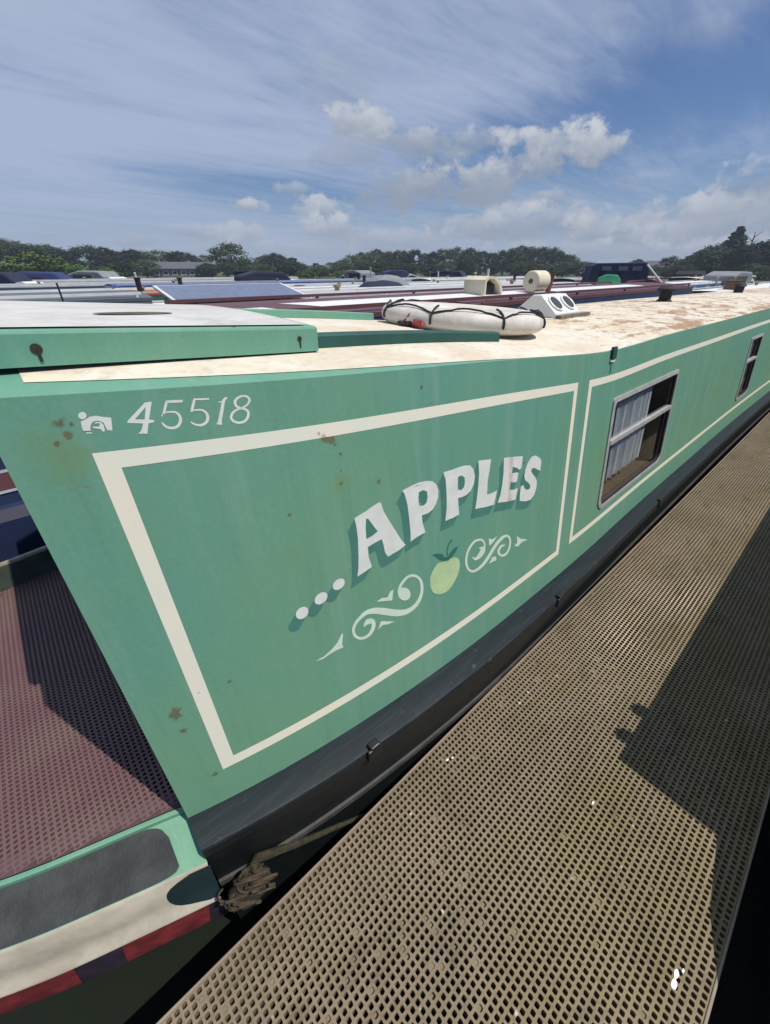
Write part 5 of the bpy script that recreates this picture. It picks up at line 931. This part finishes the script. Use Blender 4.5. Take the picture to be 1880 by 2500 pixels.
for lab, px, d, rz, L, hc, cc, ms in (
  ('white cruiser with bright blue canopy near the left edge', 150, 30, .3, 6.5, c_wht, cv_blue, False),
  ('white cruiser with navy canopy left of the blue one', 40, 27, .1, 6.0, c_wht, cv_navy, False),
  ('pale cruiser with grey canopy behind the left moorings', 265, 38, -.2, 7, c_wht, cv_grey, False),
  ('white cruiser with dark navy canopy behind the solar panel', 690, 26, .5, 6.5, c_wht, cv_navy, False),
  ('small white cruiser with black canopy left of the navy canopy', 590, 40, 2.6, 6, c_wht, cv_blk, False),
  ('white cruiser with grey canopy before the middle wood', 860, 44, 2.2, 7, c_wht, cv_grey, False),
  ('white cruiser with blue canopy far out before the middle wood', 990, 52, .2, 7, c_wht, cv_blue, False),
  ('cream cruiser with navy canopy behind the cream hood', 1130, 38, -.4, 6.5, c_cream, cv_navy, False),
  ('white cruiser with black canopy near the right-hand trees', 1690, 42, .9, 7, c_wht, cv_blk, False),
  ('grey cruiser with grey canopy close to the right edge', 1800, 34, .6, 6.5, c_lg, cv_grey, False)):
    x, y = bearing(px, d); cruiser(lab, x, y, YAW - R(90) + rz, L, hc, cc, mast=ms)
# dark covered boat with green tarp, right of the drum
x, y = bearing(1505, 20.5); root = thing('covered_boat', 'boat under a flat-topped navy cover with a green tarp and burgundy end', 'boat', (x, y, -.42))
Mx = Matrix.Translation((x, y, -.42)) @ Matrix.Rotation(YAW - R(90) - .25, 4, 'Z'); P = lambda a, b_, c: Mx @ Vector((a, b_, c))
m = MB(); m.prism([(-1.3, 0), (-1.4, 1.2), (1.9, 1.2), (2.3, 0)], lambda a, z, d: P(a, d, z), -.9, .9); m.build('hull', c_blk, root)
m = MB(); m.prism([(-1.15, 1.2), (-1.05, 2.02), (-.9, 2.1), (.75, 2.12), (.9, 2.02), (.95, 1.2)], lambda a, z, d: P(a, d, z), -.85, .85); m.build('cover', cv_navy, root, bevel=.04)
for k in (-.55, 0.02, .5):
    m = MB(); m.prism([(k - .18, 1.86), (k + .14, 1.86), (k + .14, 2.0), (k - .18, 2.0)], lambda a, z, d: P(a, d, z), -.862, -.852); m.build('cover_window', cm('cover_clear', (.10, .12, .17), .2), root)
m = MB(); m.prism([(-.85, 1.2), (-.8, 1.62), (-.55, 1.74), (-.15, 1.72), (0, 1.55), (.02, 1.2)], lambda a, z, d: P(a, d, z), -.99, -.865); m.build('tarp', cv_grn, root, bevel=.03)
m = MB(); m.prism([(.1, 1.2), (.2, 1.52), (.9, 1.6), (1.6, 1.45), (1.95, 1.2)], lambda a, z, d: P(a, d, z), -.98, .5); m.build('end_cover', cv_bur, root, bevel=.05)
m = MB(); m.tube([P(.75, -.95, 2.05), P(1.35, -1.0, 1.5)], .03, 8); m.build('stay_pole', c_wht, root)
# poles and masts on the pontoons
for px, y0, y1, d, lean_p, lab in ((1756, 678, 698, 30, 0, 'short pale mooring post before the right-hand trees'), (1872, 660, 695, 22, .35, 'slanting white pole at the right edge'), (330, 668, 700, 24, 0, 'white mooring post behind the left boat'), (905, 655, 700, 34, 0, 'thin white post before the middle wood'), (1070, 665, 700, 33, 0, 'grey post right of the middle moorings'), (1160, 668, 690, 20, 0, 'stubby pipe above the cream hood')):
    x, y = bearing(px, d); z0_ = -.5; z1_ = rise(px, y0, d); m = MB(); m.tube([(x, y, z0_), (x + lean_p * .5 * (1 if lean_p else 0), y - lean_p, z1_)], .045, 8); m.lathe((x + lean_p * .5, y - lean_p, z1_), [(.06, 0), (.05, .04), (0, .06)], 10); tag(m.build('mooring_post', c_lg, loc=(x, y, z0_)), lab, 'post')

# buildings on the bank
def building(label, px, d, wid, dep, hw, wall, roofm, rz=0, roof_h=1.0, nwin=5):
    x, y = bearing(px, d); zb = .1; root = thing('building', label, 'building', (x, y, zb))
    Mx = Matrix.Translation((x, y, zb)) @ Matrix.Rotation(math.atan2(y, x) - R(90) + rz, 4, 'Z'); P = lambda a, b_, c: Mx @ Vector((a, b_, c))
    m = MB(); b_ = MB(); b_.box((0, 0, hw / 2), (wid, dep, hw)); m.add([Mx @ Vector(v) for v in b_.v], b_.f); m.build('wall', wall, root)
    m = MB(); m.prism([(-dep / 2 - .35, hw - .05), (0, hw + roof_h), (dep / 2 + .35, hw - .05), (dep / 2 + .3, hw - .2), (0, hw + roof_h - .18), (-dep / 2 - .3, hw - .2)], lambda b2, z, a: P(a, b2, z), -wid / 2 - .4, wid / 2 + .4); m.build('roof', roofm, root)
    for k in range(nwin):
        xc = -wid / 2 + wid * (k + .5) / nwin; ww = wid / nwin * .3
        m = MB(); m.prism([(xc - ww, hw * .35), (xc + ww, hw * .35), (xc + ww, hw * .8), (xc - ww, hw * .8)], lambda a, z, d_: P(a, -dep / 2 - d_, z), .01, .06); fr = m.build('window', c_wht, root)
        m = MB(); m.prism([(xc - ww + .1, hw * .35 + .1), (xc + ww - .1, hw * .35 + .1), (xc + ww - .1, hw * .8 - .1), (xc - ww + .1, hw * .8 - .1)], lambda a, z, d_: P(a, -dep / 2 - d_, z), .06, .075); m.build('pane', WGLASS, fr)
    return root
c_slate = cm('roof_slate', (.10, .10, .115), .8); c_tile = cm('roof_tile', (.11, .07, .06), .8); c_wall = cm('wall_render', (.55, .54, .50), .8); c_brick = cm('wall_brick', (.13, .09, .075), .8)
c_dull = cm('wall_dull', (.17, .17, .17), .8)
building('long low pale marina building with slate roof, left of the tall light tree', 447, 84, 9, 5, 1.45, c_dull, c_slate, .05, .9, 7)
building('small brick house with red tiled roof among the left trees', 350, 100, 3.0, 3.4, 1.7, c_brick, c_tile, .3, 1.0, 2)
building('white shed with slate roof below the middle trees', 800, 88, 3.6, 3.2, 1.3, c_dull, c_slate, -.2, .7, 2)
building('white cabin near the left edge', 22, 80, 4, 3.5, 1.4, c_dull, c_slate, .1, .8, 3)
building('low brick cabin far behind the right moorings', 1640, 95, 8, 5, 1.7, c_brick, c_slate, .1, .9, 4)

# ------------------------------------------------------------------ trees
def leaf_mat(name, a, b_):
    m, T, b, pos, _ = pmat(name, a, .85, .2, 1, spec=.15)
    n = T.noise(pos, .55, 4, .65); r = T.n('ShaderNodeObjectInfo').outputs['Random']
    c = T.mix(T.step(n, .36, .66), rgb(*a), rgb(*b_))
    h = T.n('ShaderNodeHueSaturation'); T.put(h.inputs['Color'], c); T.put(h.inputs['Value'], T.m('ADD', .75, T.m('MULTIPLY', r, .5))); T.put(h.inputs['Hue'], T.m('ADD', .485, T.m('MULTIPLY', r, .03)))
    T.put(b.inputs['Base Color'], h.outputs[0]); return m
L_DARK = leaf_mat('foliage_dark', (.025, .045, .026), (.05, .075, .036)); L_MID = leaf_mat('foliage_mid', (.045, .075, .03), (.085, .115, .05)); L_PINE = leaf_mat('foliage_pine', (.018, .034, .024), (.035, .055, .034)); L_BRIGHT = leaf_mat('foliage_bright', (.07, .13, .03), (.12, .18, .05))
BARK = M_('bark', (.07, .055, .04), .9, .3, 4)
def make_tree(seed, H, W, leaf, kind='round', leaf_s=.42, ncl=70):
    rnd = random.Random(seed); root = bpy.data.objects.new('tree', None); C.objects.link(root)
    m = MB(); m.tube([(0, 0, 0), (rnd.uniform(-.1, .1), rnd.uniform(-.1, .1), H * .35), (rnd.uniform(-.2, .2), rnd.uniform(-.2, .2), H * .85)], [H * .028, H * .02, H * .006], 8)
    for k in range(6):
        a = rnd.random() * 6.28; z = H * rnd.uniform(.28, .6); m.tube([(0, 0, z), (W * .2 * math.cos(a), W * .2 * math.sin(a), z + H * .1), (W * .38 * math.cos(a), W * .38 * math.sin(a), z + H * .2)], [H * .012, H * .008, H * .003], 6)
    m.build('trunk', BARK, root)
    vs, fs = [], []
    for c in range(ncl):
        u = rnd.random() * 6.28
        if kind == 'cone':
            t = rnd.random() ** .8; z = H * (.06 + .94 * t); rad = W * .5 * (1 - t) ** .85 * rnd.uniform(.45, 1.0); cr_ = max(.25, W * .16 * (1 - t) + .12)
        else:
            zz = rnd.uniform(-1, 1); rr = math.sqrt(max(0, 1 - zz * zz)) * rnd.uniform(.5, 1.0); z = H * .56 + H * .42 * zz * rnd.uniform(.85, 1); rad = W * .5 * rr; cr_ = W * rnd.uniform(.09, .17)
            if z < H * .12: continue
        cx_, cy_ = rad * math.cos(u), rad * math.sin(u)
        for k in range(42):
            d = Vector((rnd.gauss(0, 1), rnd.gauss(0, 1), rnd.gauss(0, .75))); d.normalize(); p = Vector((cx_, cy_, z)) + d * cr_ * rnd.uniform(.4, 1.1)
            if kind == 'cone' and p.z > H * 1.0: continue
            n = (d + Vector((rnd.uniform(-.7, .7), rnd.uniform(-.7, .7), rnd.uniform(-.2, .9)))).normalized(); t1 = n.orthogonal().normalized(); t1 = Matrix.Rotation(rnd.random() * 6.28, 3, n) @ t1; t2 = n.cross(t1); s = leaf_s * rnd.uniform(.5, 1.1)
            b0 = len(vs); vs += [p - t1 * s * .6, p + t2 * s * .38, p + t1 * s * .6, p - t2 * s * .38]; fs.append((b0, b0 + 1, b0 + 2, b0 + 3))
    o = raw_mesh('crown', vs, fs, leaf, root)
    return root
protos = {'d1': make_tree(1, 9, 7.5, L_DARK, ncl=90), 'd2': make_tree(2, 9, 6.2, L_DARK, ncl=80), 'd3': make_tree(3, 9, 8.6, L_MID, ncl=95), 'm1': make_tree(4, 9, 7.8, L_MID, ncl=95), 'p1': make_tree(5, 9, 4.6, L_PINE, 'cone', ncl=95), 'b1': make_tree(6, 3.4, 4.6, L_BRIGHT, leaf_s=.3, ncl=60), 'd4': make_tree(7, 9, 5.2, L_PINE, ncl=75)}
used = set()
def plant(kind, px, ytop, d, label, group=None, wide=1.0, name='tree', cat='tree', zb=None):
    x, y = bearing(px, d, 620); zb = .25 + max(0, (d - 90) * .004) if zb is None else zb; H0 = 3.4 if kind == 'b1' else 9.0
    h = rise(px, ytop - 5, d) - zb; s = h / H0
    root = protos[kind]
    if kind in used: root = copy_tree(root)
    used.add(kind); root.location = (x, y, zb); root.rotation_euler = (0, 0, (px * 7.3 + d) % 6.28); root.scale = (s * wide * 1.55, s * wide * 1.55, s); root.name = name
    tag(root, label, cat, group)
TL = 'dark broadleaf tree in the wooded belt behind the left moorings'; TM = 'dark broadleaf tree in the dense wood behind the middle moorings'; TR = 'dark tree in the wood rising behind the right moorings'
GL, GM, GR = 'trees behind the left moorings', 'trees of the middle wood', 'trees of the right wood'
rt = random.Random(4)
for px, yt in ((-60, 596), (-10, 586), (28, 594), (70, 602), (108, 600), (145, 612), (170, 614), (292, 618), (320, 611), (350, 618), (392, 617), (430, 616), (462, 624), (500, 628), (655, 627), (672, 624), (738, 648), (770, 646), (805, 646), (832, 640), (25, 640), (90, 640), (330, 648), (600, 640), (125, 632), (560, 640), (50, 604), (90, 606), (125, 606), (10, 590), (270, 612), (335, 622), (410, 622), (448, 622), (690, 634), (640, 630)):
    plant(rt.choice(('d1', 'd2', 'd4', 'd3')), px, yt, rt.uniform(98, 118), TL, GL, rt.uniform(.9, 1.25))
plant('d1', 212, 606, 100, 'broad flat-topped dark tree left of the marina building', None, 1.15); plant('d2', 255, 607, 101, 'dark tree joined to the right side of the flat-topped tree', None, 1.1)
plant('m1', 562, 601, 88, 'tall lighter green tree standing forward between the marina building and the navy canopy', None, 1.15)
plant('d4', 711, 632, 100, 'small round dark tree standing alone right of the tall light tree', None, 1.0)
for px, yt in ((858, 628), (880, 620), (902, 622), (922, 612), (945, 620), (968, 618), (990, 616), (1012, 612), (1040, 622), (1062, 617), (1085, 614), (1112, 610), (1135, 618), (1152, 609), (1178, 616), (1205, 620), (1232, 618), (1255, 611), (1275, 603), (1300, 609), (1325, 610), (1350, 611), (1372, 617), (1396, 630), (1412, 645), (870, 650), (930, 650), (1000, 652), (1070, 650), (1140, 652), (1210, 650), (1290, 650), (1360, 652), (1400, 655)):
    plant(rt.choice(('d1', 'd2', 'd4', 'd1', 'd3')), px, yt, rt.uniform(98, 112), TM, GM, rt.uniform(.8, 1.1))
plant('d2', 1563, 637, 90, 'small dark tree rising behind the navy boat cover', None, 1.1); plant('d1', 1643, 632, 84, 'rounded dark tree at the left end of the right wood', None, 1.0)
for px, yt in ((1600, 660), (1675, 640), (1695, 625), (1722, 622), (1745, 606), (1765, 600), (1812, 604), (1835, 612), (1862, 594), (1890, 590), (1925, 585), (1960, 596), (1710, 616), (1730, 610), (1800, 598), (1822, 600), (1848, 598), (1876, 588), (1905, 586), (1690, 640), (1755, 602), (1700, 655), (1760, 645), (1830, 645), (1880, 645)):
    plant(rt.choice(('d1', 'd2', 'd4')), px, yt, rt.uniform(78, 92), TR, GR, rt.uniform(.9, 1.2))
plant('p1', 1786, 560, 82, 'pointed dark conifer standing highest in the right wood', None, 1.25)
plant('b1', 72, 626, 70, 'bright green bush on the bank near the left edge', None, 1.3, 'bush', 'bush'); plant('b1', 245, 662, 68, 'bright green bush beside the left marina building', None, 1.2, 'bush', 'bush'); plant('b1', 830, 668, 68, 'low green bush by the white shed', None, 1.5, 'bush', 'bush'); plant('b1', 175, 655, 70, 'pale green bush right of the bright one at the left', None, 1.4, 'bush', 'bush'); plant('b1', 745, 668, 68, 'low green bush left of the white shed', None, 1.5, 'bush', 'bush')
rh_ = random.Random(9)
for k in range(46):
    px = -60 + k * 44 + rh_.uniform(-14, 14)
    if 380 < px < 500: continue
    plant(rh_.choice(('d1', 'd2', 'd3')), px, rh_.uniform(640, 656), rh_.uniform(76, 84), 'low dark bush in the scrub along the far bank', 'bushes along the far bank', rh_.uniform(1.3, 1.9), 'bush', 'bush')
x, y = bearing(1826, 80, 620); m = MB(); zt = rise(1826, 566, 80); m.tube([(x, y, 0), (x + .1, y, zt * .5), (x, y + .1, zt)], [.22, .14, .03], 8)
for k in range(7): a = k * 1.9; z = zt * (.6 + .05 * k); m.tube([(x, y, z), (x + .7 * math.cos(a), y + .7 * math.sin(a), z + .6)], [.06, .015], 6)
bt = thing('dead_tree', 'bare dead tree trunk beside the pointed conifer', 'tree', (x, y, 0)); m.build('trunk', BARK, bt)

# ------------------------------------------------------------------ thin air between here and the far trees
mb = MB(); mb.box((0, 0, 6.5), (700, 700, 17)); hm = bpy.data.materials.new('haze'); hm.use_nodes = True; ht = hm.node_tree; ht.nodes.clear()
ho = ht.nodes.new('ShaderNodeOutputMaterial'); hv = ht.nodes.new('ShaderNodeVolumePrincipled'); hv.inputs['Color'].default_value = rgb(.78, .86, 1.0); hv.inputs['Density'].default_value = .0012
hv.inputs['Anisotropy'].default_value = .3
ht.links.new(hv.outputs[0], ho.inputs['Volume']); tag(mb.build('haze', hm), kind='stuff')
